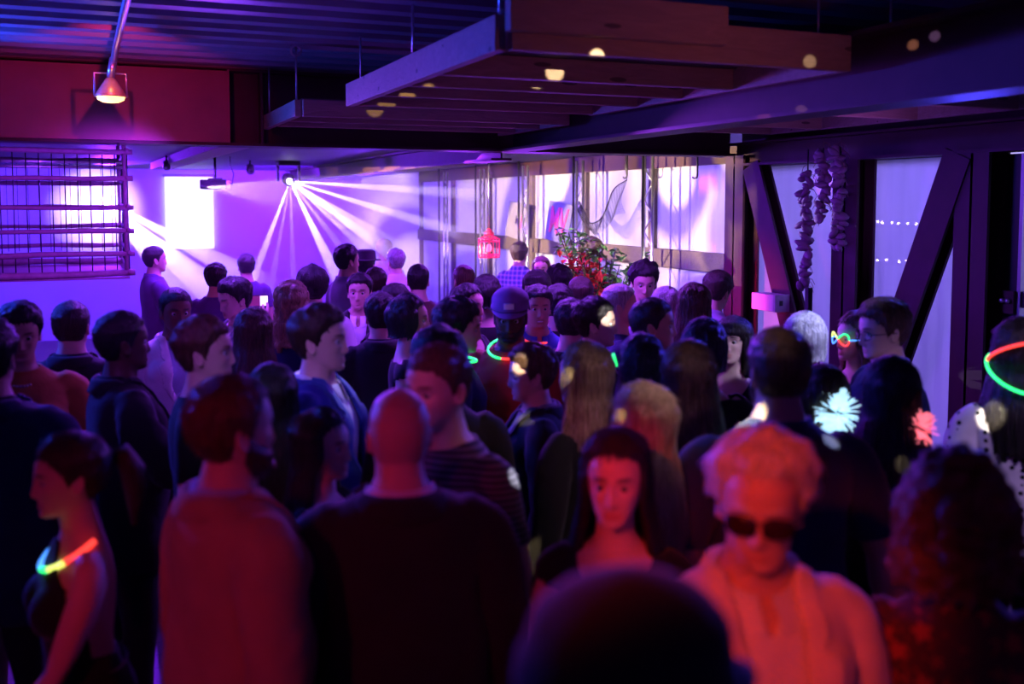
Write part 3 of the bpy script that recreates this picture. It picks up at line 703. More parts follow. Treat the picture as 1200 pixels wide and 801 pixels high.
def person(label, xy, face, h=1.75, fem=0, lod='mid', width=1.0, skin_c=(.62, .36, .26), hair=('short', (.02, .012, .01)), wear=(), beard=None, eyes=False, pz={}, hscale=1.0, group=None, build=1.0, z0=0.0):
    """face: heading in degrees, counter-clockwise from +Y. wear: list of (garment, name, material, label or None)"""
    r = bpy.data.objects.new('person', None); C.objects.link(r)
    r.empty_display_size = .2
    r.location = (xy[0], xy[1], z0); r.rotation_euler = (0, 0, math.radians(face))
    s = h / 1.765; r.scale = (s * width, s * width, s)
    r['label'] = label; r['category'] = 'person'
    if group: r['group'] = group
    M = pose(fem, **pz); Hd = M[4]
    def put(name, V, T, W, mat, lab=None, marks=False):
        V2 = V.copy()
        if build != 1.0:
            k = (1 - W[:, 3] * .6 - W[:, 4]); V2[:, :2] *= (1 + (build - 1) * k)[:, None]
        me = tri_mesh(skin(V2, W, M), T, name=name)
        if marks:
            a, b = face_marks(V); attr(me, 'lip', a); attr(me, 'brow', b)
        o = link(name, me, mat, r)
        if lab: o['label'] = lab
        return o
    bv, bt, bw = TPL[('body', fem, lod)]
    put('body', bv, bt, bw, skin_mat(skin_c, hair[1] if hair else (.03, .02, .015), fem), None, True)
    def onhead(name, V, T, mat, soft=False, lab=None):
        V = V + (0, 0, EYE_Z); W = np.zeros((len(V), len(BONES))); W[:, 4] = 1
        if soft:
            k = sstep(1.52, 1.30, V[:, 2]); W[:, 4] = 1 - k; W[:, 2] = k
        me = tri_mesh(skin(V, W, M), T, name=name); o = link(name, me, mat, r)
        if lab: o['label'] = lab
        return o
    if hair:
        v, t = hair_mesh(hair[0], fem, lod)
        onhead('hair', v, t, hair_mat(*hair[1:]), hair[0] in ('long', 'longer', 'wavy', 'curls', 'bangs'))
    if beard:
        v, t = beard_mesh(fem, lod, beard[1]); onhead('beard', v, t, hair_mat(beard[0]))
    if eyes:
        for sx in (-1, 1):
            v, f = ball((0, 0, 0), (.0122, .0122, .0122), 16, 12); v = v[:, [0, 2, 1]]
            t = np.array([q2 for q in f for q2 in ([q] if len(q) == 3 else [(q[0], q[1], q[2]), (q[0], q[2], q[3])])])[:, ::-1]
            W = np.zeros((len(v), len(BONES))); W[:, 4] = 1
            o = link('eye', tri_mesh(skin(v + (sx * .0305, .0692, EYE_Z - .001), W, M), t), None, r)
            at = np.exp(-(np.hypot(v[:, 0], v[:, 2]) / .0074) ** 8) * (v[:, 1] > 0); attr(o.data, 'iris', at); o.data.materials.append(eye_mat())
    for g in wear:
        kind, name, mat = g[:3]; lab = g[3] if len(g) > 3 else None
        v, t, w = garment(kind, fem, lod)
        if kind == 'skirt':
            w = w * 0; w[:, 0] = 1
        put(name, v, t, w, mat, lab)
    def headpt(p): return (Hd @ np.array([p[0], p[1], p[2] + EYE_Z, 1]))[:3]
    return r, M, onhead
# ---------------------------------------------------------------- mesh helpers for the room
class MB:
    def __init__(s): s.V = []; s.F = []
    def add(s, V, F):
        o = len(s.V); s.V += [tuple(map(float, v)) for v in V]; s.F += [tuple(i + o for i in f) for f in F]; return s
    def box(s, lo, hi):
        x0, y0, z0 = lo; x1, y1, z1 = hi
        return s.add([(x0, y0, z0), (x1, y0, z0), (x1, y1, z0), (x0, y1, z0), (x0, y0, z1), (x1, y0, z1), (x1, y1, z1), (x0, y1, z1)],
                     [(0, 3, 2, 1), (4, 5, 6, 7), (0, 1, 5, 4), (1, 2, 6, 5), (2, 3, 7, 6), (3, 0, 4, 7)])
    def bar(s, a, b, w, h, up=(0, 0, 1)):
        """box beam from a to b, w wide, h deep along 'up'"""
        a = np.array(a, float); b = np.array(b, float); d = b - a; d /= np.linalg.norm(d); u = np.array(up, float); sd = np.cross(d, u); sd /= np.linalg.norm(sd); u = np.cross(sd, d)
        P = [p + sd * w * i / 2 + u * h * j / 2 for p in (a, b) for i, j in ((-1, -1), (1, -1), (1, 1), (-1, 1))]
        return s.add(P, [(0, 1, 2, 3), (7, 6, 5, 4), (0, 4, 5, 1), (1, 5, 6, 2), (2, 6, 7, 3), (3, 7, 4, 0)])
    def tube(s, pts, r, n=8):
        V, F = limb(pts, [r] * len(pts) if not isinstance(r, (list, tuple)) else list(r), n); return s.add(V, F)
    def ring(s, c, R, r, n=24, m=8, ax='Z', a0=0, a1=2 * math.pi):
        t = np.linspace(a0, a1, n); full = abs(a1 - a0 - 2 * math.pi) < 1e-6
        P = np.stack([R * np.cos(t), R * np.sin(t), 0 * t], 1)
        if ax == 'X': P = P[:, [2, 0, 1]]
        if ax == 'Y': P = P[:, [0, 2, 1]]
        return s.tube(list(P + np.array(c)), r, m)
    def blob(s, c, r, n=10, m=7):
        V, F = ball(c, r if isinstance(r, tuple) else (r, r, r), n, m); return s.add(V, F)
    def build(s, name, mat, parent=None, smooth=False, bevel=0.0):
        me = bpy.data.meshes.new(name); me.from_pydata(s.V, [], s.F); me.update()
        bm = bmesh.new(); bm.from_mesh(me); bmesh.ops.recalc_face_normals(bm, faces=bm.faces); bm.to_mesh(me); bm.free()
        if smooth: me.polygons.foreach_set('use_smooth', [True] * len(me.polygons))
        o = link(name, me, mat, parent)
        if bevel:
            m = o.modifiers.new('bevel', 'BEVEL'); m.width = bevel; m.segments = 2; m.limit_method = 'ANGLE'
        return o
def struct(o, label=None):
    o['kind'] = 'structure'
    if label: o['label'] = label
    return o
def thing(name, label, cat, loc=(0, 0, 0), rz=0, group=None):
    o = bpy.data.objects.new(name, None); C.objects.link(o); o.location = loc; o.rotation_euler = (0, 0, math.radians(rz)); o.empty_display_size = .1
    o['label'] = label; o['category'] = cat
    if group: o['group'] = group
    return o
def wood(name, c, s=1.0):
    key = ('wood', name)
    if key in MC: return MC[key]
    m, nt, b = new_mat(key, name); tc = nd(nt, 'TexCoord'); mp = nd(nt, 'Mapping', {'Vector': tc.outputs['Object'], 'Scale': (3 * s, 14 * s, 22 * s)})
    n = nd(nt, 'TexNoise', {'Vector': mp.outputs[0], 'Scale': 1.6, 'Detail': 7.0, 'Roughness': .65, 'Distortion': 1.2})
    k = nd(nt, 'TexVoronoi', {'Vector': nd(nt, 'Mapping', {'Vector': tc.outputs['Object'], 'Scale': (2.2, 6, 9)}).outputs[0], 'Scale': 1.0})
    kk = nd(nt, 'Math', {0: k.outputs['Distance'], 1: .10}, operation='LESS_THAN')
    col = nd(nt, 'MixRGB', {0: n.outputs['Fac'], 1: c4([x * .5 for x in c]), 2: c4([min(1, x * 1.4) for x in c])}).outputs[0]
    col = nd(nt, 'MixRGB', {0: kk.outputs[0], 1: col, 2: c4([x * .3 for x in c])}).outputs[0]
    nt.links.new(col, b.inputs['Base Color']); b.inputs['Roughness'].default_value = .75
    bp = nd(nt, 'Bump', {'Height': n.outputs['Fac'], 'Strength': .5, 'Distance': .01}); nt.links.new(bp.outputs[0], b.inputs['Normal']); return m
STEEL = plain('dark_painted_steel', (.050, .020, .026), .6, .0, .25, .3, 8, .08)
STEELR = plain('red_primer_steel', (.24, .07, .085), .45, .0, .5, .25, 6, .08)  # red light on the beam face is put into this colour
BLACK = plain('black_metal', (.012, .011, .014), .4, 0, .5)
CHROME = plain('galvanised_metal', (.55, .55, .57), .32, .9, .5, .12)
DARKT = wood('dark_timber', (.15, .11, .11)); TIMBER = wood('weathered_timber', (.34, .23, .16)); TIMBER2 = wood('grey_timber', (.36, .30, .27))
WHITEP = plain('white_paint', (.72, .71, .74), .6, 0, .35, .06, 5)
# ---------------------------------------------------------------- room shell
XW, YB, YF, XL = 5.38, 17.0, -3.0, -3.2
m, nt, b = new_mat('floorm', 'floor_boards'); tc = nd(nt, 'TexCoord'); br = nd(nt, 'TexBrick', {'Vector': tc.outputs['Object'], 'Color1': (.10, .065, .045, 1), 'Color2': (.14, .09, .06, 1), 'Mortar': (.02, .015, .01, 1), 'Scale': 1.0, 'Mortar Size': .004, 'Brick Width': 1.8, 'Row Height': .14})
nt.links.new(br.outputs[0], b.inputs['Base Color']); b.inputs['Roughness'].default_value = .35
struct(MB().box((XL, YF, -.12), (XW + .3, YB, 0)).build('floor', m))
struct(MB().box((XL - .2, YF, 0), (XL, YB + .2, 3.3)).build('wall_left', plain('purple_grey_plaster', (.25, .22, .25), .8)))
struct(MB().box((XL, YF - .2, 0), (XW + .3, YF, 3.3)).build('wall_front', plain('purple_grey_plaster', (.25, .22, .25), .8)))
struct(MB().box((XL, YB, 0), (XW + .3, YB + .2, 3.3)).build('wall_back', WHITEP))
# corrugated steel deck over the near part of the room
prof = []; y = YF; P = .28
while y < 7.5:
    prof += [(y, 3.10), (y + .10, 3.10), (y + .135, 3.18), (y + .235, 3.18)]; y += P
xs = np.linspace(XL, XW + .3, 2); V = [(x, yy, zz) for yy, zz in prof for x in xs]; F = [(2 * i, 2 * i + 1, 2 * i + 3, 2 * i + 2) for i in range(len(prof) - 1)]
me = bpy.data.meshes.new('ceiling'); me.from_pydata(V, [], F); me.update(); o = link('ceiling', me, plain('galvanised_deck', (.30, .29, .33), .45, .35, .5, .2, 5)); sm = o.modifiers.new('solid', 'SOLIDIFY'); sm.thickness = .01; struct(o)
struct(MB().box((XL, 7.55, 2.68), (XW + .3, YB + .1, 2.80)).build('ceiling', plain('painted_soffit', (.085, .06, .10), .6)))
def ibeam(name, a, b, w, h, mat, t=.02, extra=None):
    """I section hanging from z of a (bottom) over height h"""
    a = np.array(a, float); b = np.array(b, float); mb = MB()
    for dz, ww, hh in ((t / 2, w, t), (h / 2, t * .8, h - 2 * t), (h - t / 2, w, t)):
        mb.bar(a + (0, 0, dz), b + (0, 0, dz), ww, hh)
    return struct(mb.build(name, mat))
bm1 = ibeam('steel_beam', (XL, 7.42, 2.55), (5.2, 7.42, 2.55), .26, .54, STEEL); bm1['label'] = 'deep steel beam across the room with red lit face'
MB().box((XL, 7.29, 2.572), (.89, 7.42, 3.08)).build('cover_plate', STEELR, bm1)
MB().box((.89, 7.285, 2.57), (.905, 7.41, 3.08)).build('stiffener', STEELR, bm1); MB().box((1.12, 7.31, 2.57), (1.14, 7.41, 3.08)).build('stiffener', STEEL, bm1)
bm2 = ibeam('steel_beam', (3.08, YF, 2.55), (3.08, 7.3, 2.55), .22, .32, STEEL); bm2['label'] = 'long steel beam running away above the dance floor'
bm3 = ibeam('steel_beam', (3.08, 7.56, 2.49), (3.08, YB, 2.49), .18, .19, STEEL); bm3['label'] = 'purple lit beam under the far soffit'
bm4 = ibeam('steel_beam', (5.2, 2.0, 2.46), (5.2, 7.3, 2.46), .20, .20, STEEL); bm4['label'] = 'dark steel lintel over the slanting braces'
tb = struct(MB().bar((1.05, 8.2, 2.63), (.84, 14.2, 2.63), .24, .09).build('timber_beam', TIMBER2)); tb['label'] = 'pale timber under the far soffit'
# columns and braces of the window wall
def hcol(x, y, z1, lab):
    mb = MB(); w = .26; g = .09
    mb.box((x - g, y - w / 2, 0), (x - g + .022, y + w / 2, z1)).box((x + g - .022, y - w / 2, 0), (x + g, y + w / 2, z1)).box((x - g, y - .01, 0), (x + g, y + .01, z1))
    o = struct(mb.build('steel_column', STEEL)); o['label'] = lab; return o
hcol(5.2, 7.22, 2.55, 'dark steel column beside the gobo lit window'); hcol(5.2, 5.84, 2.46, 'dark steel column behind the hanging garland'); hcol(5.2, 4.69, 2.46, 'dark steel column beside the glazed door')
for y0, y1, lab in ((6.98, 5.95, 'slanting steel brace carrying the white box'), (4.80, 5.78, 'slanting steel brace behind the man in glasses')):
    mb = MB(); a = np.array((5.16, y0, 2.46)); c = np.array((5.16, y1, .02))
    mb.bar(a, c, .022, .11, (1, 0, 0)).bar(a + (-.05, 0, 0), c + (-.05, 0, 0), .22, .022, (1, 0, 0)).bar(a + (.05, 0, 0), c + (.05, 0, 0), .22, .022, (1, 0, 0))
    o = struct(mb.build('steel_brace', STEEL)); o['label'] = lab
# window bays -----------------------------------------------------------
def vinyl(name, clear, c):
    key = ('vinyl', name)
    if key in MC: return MC[key]
    m, nt, b = new_mat(key, name); out = nt.nodes['Material Output']
    tc = nd(nt, 'TexCoord'); n = nd(nt, 'TexNoise', {'Vector': nd(nt, 'Mapping', {'Vector': tc.outputs['Object'], 'Scale': (1, 5, .6)}).outputs[0], 'Scale': 2.0, 'Detail': 4.0})
    col = nd(nt, 'MixRGB', {0: n.outputs['Fac'], 1: c4([x * .85 for x in c]), 2: c4([min(1, x * 1.1) for x in c])})
    df = nd(nt, 'BsdfDiffuse', {'Color': col.outputs[0]}); tr = nd(nt, 'BsdfTranslucent', {'Color': col.outputs[0]}); a = nd(nt, 'MixShader', {0: .45, 1: df.outputs[0], 2: tr.outputs[0]})
    tp = nd(nt, 'BsdfTransparent', {'Color': (.9, .9, .95, 1)}); gl = nd(nt, 'BsdfGlossy', {'Roughness': .12}); q = nd(nt, 'MixShader', {0: clear, 1: a.outputs[0], 2: tp.outputs[0]}); fin = nd(nt, 'MixShader', {0: .04, 1: q.outputs[0], 2: gl.outputs[0]})
    nt.links.new(fin.outputs[0], out.inputs[0]); return m
FROST = vinyl('frosted_vinyl', .05, (.78, .76, .80)); CLEAR = vinyl('fogged_vinyl', .30, (.62, .62, .66))
posts = [7.35, 9.0, 10.52, 12.07, 13.6, 15.2, 16.9]
for i in range(6):
    y0, y1 = posts[i], posts[i + 1]
    w = bpy.data.objects.new('window_%d' % (i + 1), None); C.objects.link(w); w.location = (XW, (y0 + y1) / 2, 0); w['kind'] = 'structure'; w['label'] = 'bay of frosted panels above and below a timber rail, lit by projected circles'
    q = MB; L = lambda lo, hi: q().box((lo[0] - XW, lo[1] - (y0 + y1) / 2, lo[2]), (hi[0] - XW, hi[1] - (y0 + y1) / 2, hi[2]))
    yb = y1 - .06
    L((XW - .02, y0 + .05, 1.68), (XW - .012, yb, 2.50)).build('upper_pane', FROST, w)
    L((XW - .02, y0 + .05, .45), (XW - .012, yb, 1.50)).build('lower_pane', FROST, w)
    L((XW - .10, y0, 1.50), (XW + .04, y1, 1.68)).build('rail', DARKT, w, bevel=.008)
    L((XW - .07, y0, 2.50), (XW + .07, y1, 2.68)).build('head', STEEL, w)
    L((XW - .08, y0, 0), (XW + .07, y1, .45)).build('sill_wall', plain('purple_grey_plaster', (.25, .22, .25), .8), w)
    L((XW - .07, y1 - .10, .45), (XW + .05, y1 + .0, 2.50)).build('mullion', DARKT, w)
    if i < 5:
        mb = MB()
        yc = y1 - (y0 + y1) / 2
        for dx, dy in ((-.28, -.44), (-.28, -.28)): mb.tube([(dx, yc + dy, .0), (dx, yc + dy, 2.62)], .016, 8)
        mb.build('truss_chord', CHROME, w, True)
        mb = MB(); z = .1; s = 0
        while z < 2.5:
            mb.tube([(-.28, yc + (-.44, -.28)[s], z), (-.28, yc + (-.28, -.44)[s], z + .16)], .008, 6); z += .16; s = 1 - s
        mb.build('truss_lacing', CHROME, w, True)
        MB().tube([(-.45, yc - .54, 0), (-.45, yc - .54, 2.66)], .014, 8).build('pole', BLACK, w, True)
for k, (y0, y1) in enumerate(((5.97, 7.09), (4.82, 5.71))):
    w = bpy.data.objects.new('window_%d' % (7 + k), None); C.objects.link(w); w.location = (XW, (y0 + y1) / 2, 0); w['kind'] = 'structure'; w['label'] = ['fogged clear panel behind the garland', 'fogged clear panel with distant shore lights behind it'][k]
    h = (y1 - y0) / 2 + .12
    MB().box((-.02, -h, .10), (-.012, h, 2.46)).build('pane', CLEAR, w); MB().box((-.05, -h, 0), (.05, h, .10)).build('sill', STEEL, w); MB().box((-.04, -h, 2.46), (.06, h, 2.68)).build('head', STEEL, w)
struct(MB().box((XW - .1, YF, 2.48), (XW + .1, 7.35, 3.2)).build('wall_right', STEEL)); struct(MB().box((XW + .02, YF, 0), (XW + .2, 3.3, 2.48)).build('wall_right', plain('purple_grey_plaster', (.25, .22, .25), .8)))
d = bpy.data.objects.new('door_1', None); C.objects.link(d); d.location = (5.30, 3.95, 0); d['kind'] = 'structure'; d['label'] = 'glazed metal door at the edge beside the last column'
GL = vinyl('door_glass', .8, (.2, .2, .24))
for n, lo, hi, mt in (('stile', (-.03, .50, 0), (.03, .62, 2.45), BLACK), ('stile', (-.03, -.62, 0), (.03, -.50, 2.45), BLACK), ('edge_strip', (-.045, .475, 0), (.03, .50, 2.45), CHROME), ('cross_rail', (-.03, -.5, 1.50), (.03, .5, 1.60), BLACK), ('kick_rail', (-.03, -.5, 0), (.03, .5, .25), BLACK), ('head_rail', (-.03, -.5, 2.36), (.03, .5, 2.45), BLACK), ('upper_pane', (-.006, -.5, 1.6), (.006, .5, 2.36), GL), ('lower_pane', (-.006, -.5, .25), (.006, .5, 1.5), GL), ('lock_case', (-.07, .50, 1.46), (-.03, .60, 1.60), STEEL)):
    MB().box(lo, hi).build(n, mt, d)
for dy in (.53, .57): MB().tube([(-.07, dy, 1.54), (-.10, dy, 1.54)], .014, 10).build('lock_knob', CHROME, d, True)
# water, and bulbs on rails added outside to stand for reflections in the panes
struct(MB().box((XW + .4, -30, -1.3), (90, 90, -1.2)).build('water_ground', plain('still_water', (.30, .28, .36), .12, 0, 1.0, .2, .6, .05)))
for k, (y, z, n) in enumerate(((14.6, 1.76, 9), (15.2, .98, 7), (13.3, 1.34, 6))):
    q = thing('shore_lights', ['upper row of tiny shore lights seen through the fogged panel', 'lower row of tiny shore lights seen through the fogged panel', 'bright shore lights beside the last steel column'][k], 'lights', (14 + k, y, 0))
    MB().box((-.05, -.9, z - .08), (.05, .9, z - .05)).box((-.04, -.85, -1.2), (.04, -.75, z - .05)).box((-.04, .75, -1.2), (.04, .85, z - .05)).build('pier_rail', BLACK, q)
    rr = random.Random(k)
    for i in range(n): MB().blob((-.08, -.8 + 1.6 * i / (n - 1) + rr.uniform(-.06, .06), z + rr.uniform(-.02, .03)), .018 if k < 2 else .045, 8, 6).build('bulb', glow('warm_bulb', (1, .8, .6), 70 if k < 2 else 90), q, True)
# ---------------------------------------------------------------- hanging timber frames
def rods(t, pts, z0):
    for x, y in pts:
        mb = MB().tube([(x, y, z0), (x, y, 3.085 if y + t.location.y < 7.4 else 2.67)], .006, 6)
        mb.build('hanging_rod', CHROME, t, True)
NETM = plain('dark_net', (.05, .045, .05), .9)
f1 = thing('hanging_platform', 'big timber frame of boards and joists slung under the corrugated deck', 'platform', (0, 0, 0))
Z = 2.70
MB().box((1.36, 3.40, Z), (1.405, 5.72, Z + .13)).build('side_board', TIMBER, f1, bevel=.004)
MB().box((1.41, 3.36, Z), (2.96, 3.40, Z + .15)).build('front_board', TIMBER, f1, bevel=.004)
MB().box((1.38, 3.30, Z + .06), (2.3, 3.355, Z + .21)).build('upper_board', TIMBER, f1, bevel=.004)
for k, y in enumerate((4.16, 4.62, 5.10, 5.66)): MB().box((1.41, y, Z + .005), (2.96, y + .045, Z + .105)).build('joist', TIMBER, f1, bevel=.004)
MB().box((2.93, 3.40, Z), (2.965, 5.72, Z + .13)).build('side_board', TIMBER, f1, bevel=.004)
MB().box((1.42, 3.42, Z + .108), (2.92, 5.70, Z + .118)).build('deck_board', wood('dark_board', (.12, .09, .08)), f1)
rods(f1, ((1.42, 3.5), (1.42, 5.6), (2.9, 3.5), (2.9, 5.6), (1.42, 4.6)), Z + .1)
f1b = thing('hanging_platform', 'timber frame slung on the far right of the long beam, by the window wall', 'platform', (0, 0, 0))
Z = 2.69
for y in (3.38, 4.25, 5.02, 5.95, 6.55): MB().box((3.24, y, Z), (5.0, y + .045, Z + .11)).build('joist', TIMBER if y > 4 else TIMBER2, f1b, bevel=.004)
MB().box((3.215, 3.38, Z), (3.25, 6.6, Z + .12)).build('side_board', TIMBER2, f1b); MB().box((4.98, 3.38, Z), (5.02, 6.6, Z + .12)).build('side_board', TIMBER2, f1b)
MB().box((3.26, 3.44, Z + .112), (4.97, 6.55, Z + .122)).build('deck_board', wood('dark_board', (.12, .09, .08)), f1b)
MB().box((3.0, 4.55, 2.885), (5.15, 4.595, 3.05)).build('long_board', TIMBER2, f1b, bevel=.004); MB().box((3.9, 4.50, 2.97), (5.1, 4.545, 3.07)).build('upper_board', TIMBER, f1b, bevel=.004)
rods(f1b, ((3.3, 3.5), (3.3, 6.5), (4.95, 3.5), (4.95, 6.5)), Z + .1)
f2 = thing('hanging_platform', 'smaller timber frame slung in front of the deep red beam', 'platform', (0, 0, 0))
Z = 2.665
MB().box((1.13, 6.06, Z), (1.17, 7.24, Z + .10)).build('side_board', TIMBER, f2, bevel=.004)
for y in (6.03, 6.45, 6.9): MB().box((1.175, y, Z), (2.95, y + .04, Z + .10)).build('joist', TIMBER, f2, bevel=.004)
MB().box((2.92, 6.06, Z), (2.96, 7.24, Z + .10)).build('side_board', TIMBER, f2)
MB().box((1.18, 6.08, Z + .102), (2.91, 7.2, Z + .112)).build('deck_board', wood('dark_board', (.12, .09, .08)), f2)
rods(f2, ((1.15, 6.1), (1.15, 7.1), (2.9, 6.1)), Z + .08); MB().ring((1.15, 6.1, 3.06), .03, .008, 16, 6, 'Y').build('eye_bolt', CHROME, f2, True)
# ---------------------------------------------------------------- hanging cage on the left
cg = thing('hanging_cage', 'big hanging cage of rough poles and thin rods against the white stage light', 'cage', (0, 0, 0))
rr = random.Random(4); PUR = plain('rough_pole', (.26, .13, .20), .6, 0, .4, .4, 20, .3)
x0, x1, ya, yb = -1.7, .25, 8.3, 10.2
for z in (1.60, 1.75, 1.93, 2.11, 2.33, 2.54):
    for y in (ya, yb):
        r_ = .020 if z > 1.7 else .030
        pts = [(x, y, z + rr.uniform(-.006, .006)) for x in np.linspace(x0, x1 + .04, 7)]
        MB().tube(pts, [r_ * rr.uniform(.8, 1.15) for _ in pts], 8).build('rail', PUR, cg, True)
    MB().tube([(x1, ya - .04, z + .01), (x1, yb + .04, z + .01)], .018, 8).build('side_rail', PUR, cg, True)
for z in (2.47, 2.43): MB().tube([(x0, ya + .35, z), (x1, ya + .35, z)], .014, 8).build('pipe', CHROME, cg, True)
n = 23
for y in (ya + .02, yb - .02):
    for i in range(n): MB().tube([(x0 + (x1 - x0) * i / (n - 1), y, 1.60 if y < 9 else 1.7), (x0 + (x1 - x0) * i / (n - 1), y, 2.55)], .0045 if y < 9 else .003, 5).build('rod', BLACK, cg, True)
for i in range(8): MB().tube([(x1, ya + .06 + i * .25, 1.60), (x1, ya + .06 + i * .25, 2.56)], .005, 5).build('rod', BLACK, cg, True)
MB().box((x0, ya, 1.555), (x1, yb, 1.572)).build('tray', PUR, cg)
for x in (x0 + .05, x1 - .02):
    for y in (ya, yb): MB().tube([(x, y, 1.58), (x, y, 2.68)], .016, 8).build('post', PUR, cg, True)
# ---------------------------------------------------------------- warm flood lamp under the deck
fl = thing('flood_lamp', 'warm glowing flood lamp in a yoke hanging before the red beam', 'lamp', (.11, 6.2, 0))
MB().tube([(.07, -3.2, 3.07), (.055, -1.5, 3.05), (.03, -.35, 3.00), (.02, -.02, 2.96)], .018, 10).build('conduit', CHROME, fl, True)
MB().tube([(.02, -.02, 2.97), (0, 0, 2.86)], .022, 10).build('swivel', CHROME, fl, True)
MB().tube([(0, 0, 2.885), (-.085, 0, 2.885), (-.085, 0, 2.75)], .006, 8).tube([(0, 0, 2.885), (.085, 0, 2.885), (.085, 0, 2.75)], .006, 8).build('yoke', CHROME, fl, True)
V, F = loft([ell((0, 0, z), r, r, 20) for z, r in ((2.86, .02), (2.85, .03), (2.81, .055), (2.77, .080), (2.755, .082))], True); MB().add(V, F).build('reflector', plain('brass_reflector', (.75, .5, .28), .35, .5), fl, True)
MB().ring((0, 0, 2.757), .083, .007, 24, 8).build('rim', plain('brass_reflector', (.75, .5, .28), .35, .5), fl, True)
V, F = loft([ell((0, 0, z), r, r, 20) for z, r in ((2.754, .076), (2.735, .072), (2.722, .045), (2.718, .01))], True); MB().add(V, F).build('lens', glow('warm_lens', (1, .60, .20), 3.0), fl, True)
lp = lamp('flood_bulb', 'POINT', (.11, 6.2, 2.66), None, (1, .5, .2), .35, .03)
lamp('flood_bulb', 'POINT', (.11, 6.08, 2.84), None, (1, .5, .22), .12, .02)
# ---------------------------------------------------------------- stage: screen, projector, moving head, beams
sc = thing('projection_screen', 'bright white screen on the back wall beside the hanging cage', 'screen', (1.44, 16.95, 0))
m, nt, b = new_mat('screenm', 'projected_picture'); tc = nd(nt, 'TexCoord'); n = nd(nt, 'TexBrick', {'Vector': nd(nt, 'Mapping', {'Vector': tc.outputs['Generated'], 'Scale': (5, 1, 7), 'Rotation': (math.radians(90), 0, 0)}).outputs[0], 'Color1': (.85, .80, 1, 1), 'Color2': (1, 1, 1, 1), 'Mortar': (.7, .62, 1, 1), 'Scale': 1.0})
nt.links.new(n.outputs[0], b.inputs['Emission Color']); b.inputs['Emission Strength'].default_value = 1.6; b.inputs['Base Color'].default_value = (.8, .8, .8, 1)  # projector light put in as emission, the projector itself throws none
MB().box((-.37, -.012, 1.40), (.37, 0, 2.56)).build('screen_face', m, sc); MB().tube([(-.40, 0, 2.58), (.40, 0, 2.58)], .025, 10).build('roller', WHITEP, sc, True); MB().box((-.38, -.02, 1.37), (.38, .0, 1.40)).build('bottom_bar', WHITEP, sc)
pj = thing('projector', 'black projector on a ceiling pole with a looped cable', 'projector', (1.31, 12.0, 0), -15)
MB().box((-.15, -.16, 2.30), (.15, .16, 2.41)).build('body', BLACK, pj, bevel=.012); MB().tube([(-.07, .16, 2.35), (-.07, .20, 2.35)], .04, 14).build('lens', BLACK, pj, True); MB().tube([(0, 0, 2.40), (0, 0, 2.68)], .016, 8).build('pole', BLACK, pj, True)
MB().tube([(.10, 0, 2.40), (.19, 0, 2.36), (.21, 0, 2.48), (.17, 0, 2.58), (.17, 0, 2.68)], .006, 6).build('cable', BLACK, pj, True); MB().box((-.08, -.02, 2.41), (.08, .02, 2.43)).build('bracket', BLACK, pj)
sp = thing('ceiling_spotlight', 'small dark spotlight on the far soffit left of the projector', 'lamp', (.78, 12.0, 0)); MB().tube([(0, 0, 2.62), (0, 0, 2.68)], .012, 8).build('stem', BLACK, sp, True); MB().tube([(0, .03, 2.60), (0, -.05, 2.54)], .04, 12).build('can', BLACK, sp, True)
sp = thing('ceiling_spotlight', 'small dark spotlight on the far soffit between projector and moving head', 'lamp', (1.85, 13.0, 0)); MB().tube([(0, 0, 2.62), (0, 0, 2.68)], .012, 8).build('stem', BLACK, sp, True); MB().tube([(0, .03, 2.60), (0, -.05, 2.54)], .05, 12).build('can', BLACK, sp, True)
MH = Vector((2.33, 13.0, 2.42))
mh = thing('moving_head_light', 'beam light on the far soffit throwing a fan of white rays', 'lamp', MH)
MB().box((-.14, -.10, .20), (.14, .10, .26)).build('base', BLACK, mh, bevel=.01); MB().box((-.15, -.03, .0), (-.12, .03, .21)).box((.12, -.03, .0), (.15, .03, .21)).build('yoke', BLACK, mh)
MB().tube([(0, .10, .06), (0, .02, .03), (0, -.06, .0)], [.06, .085, .07], 16).build('head', BLACK, mh, True); MB().blob((0, -.075, 0), .035, 14, 10).build('lens', glow('beam_lens', (.85, .8, 1), 30), mh, True)
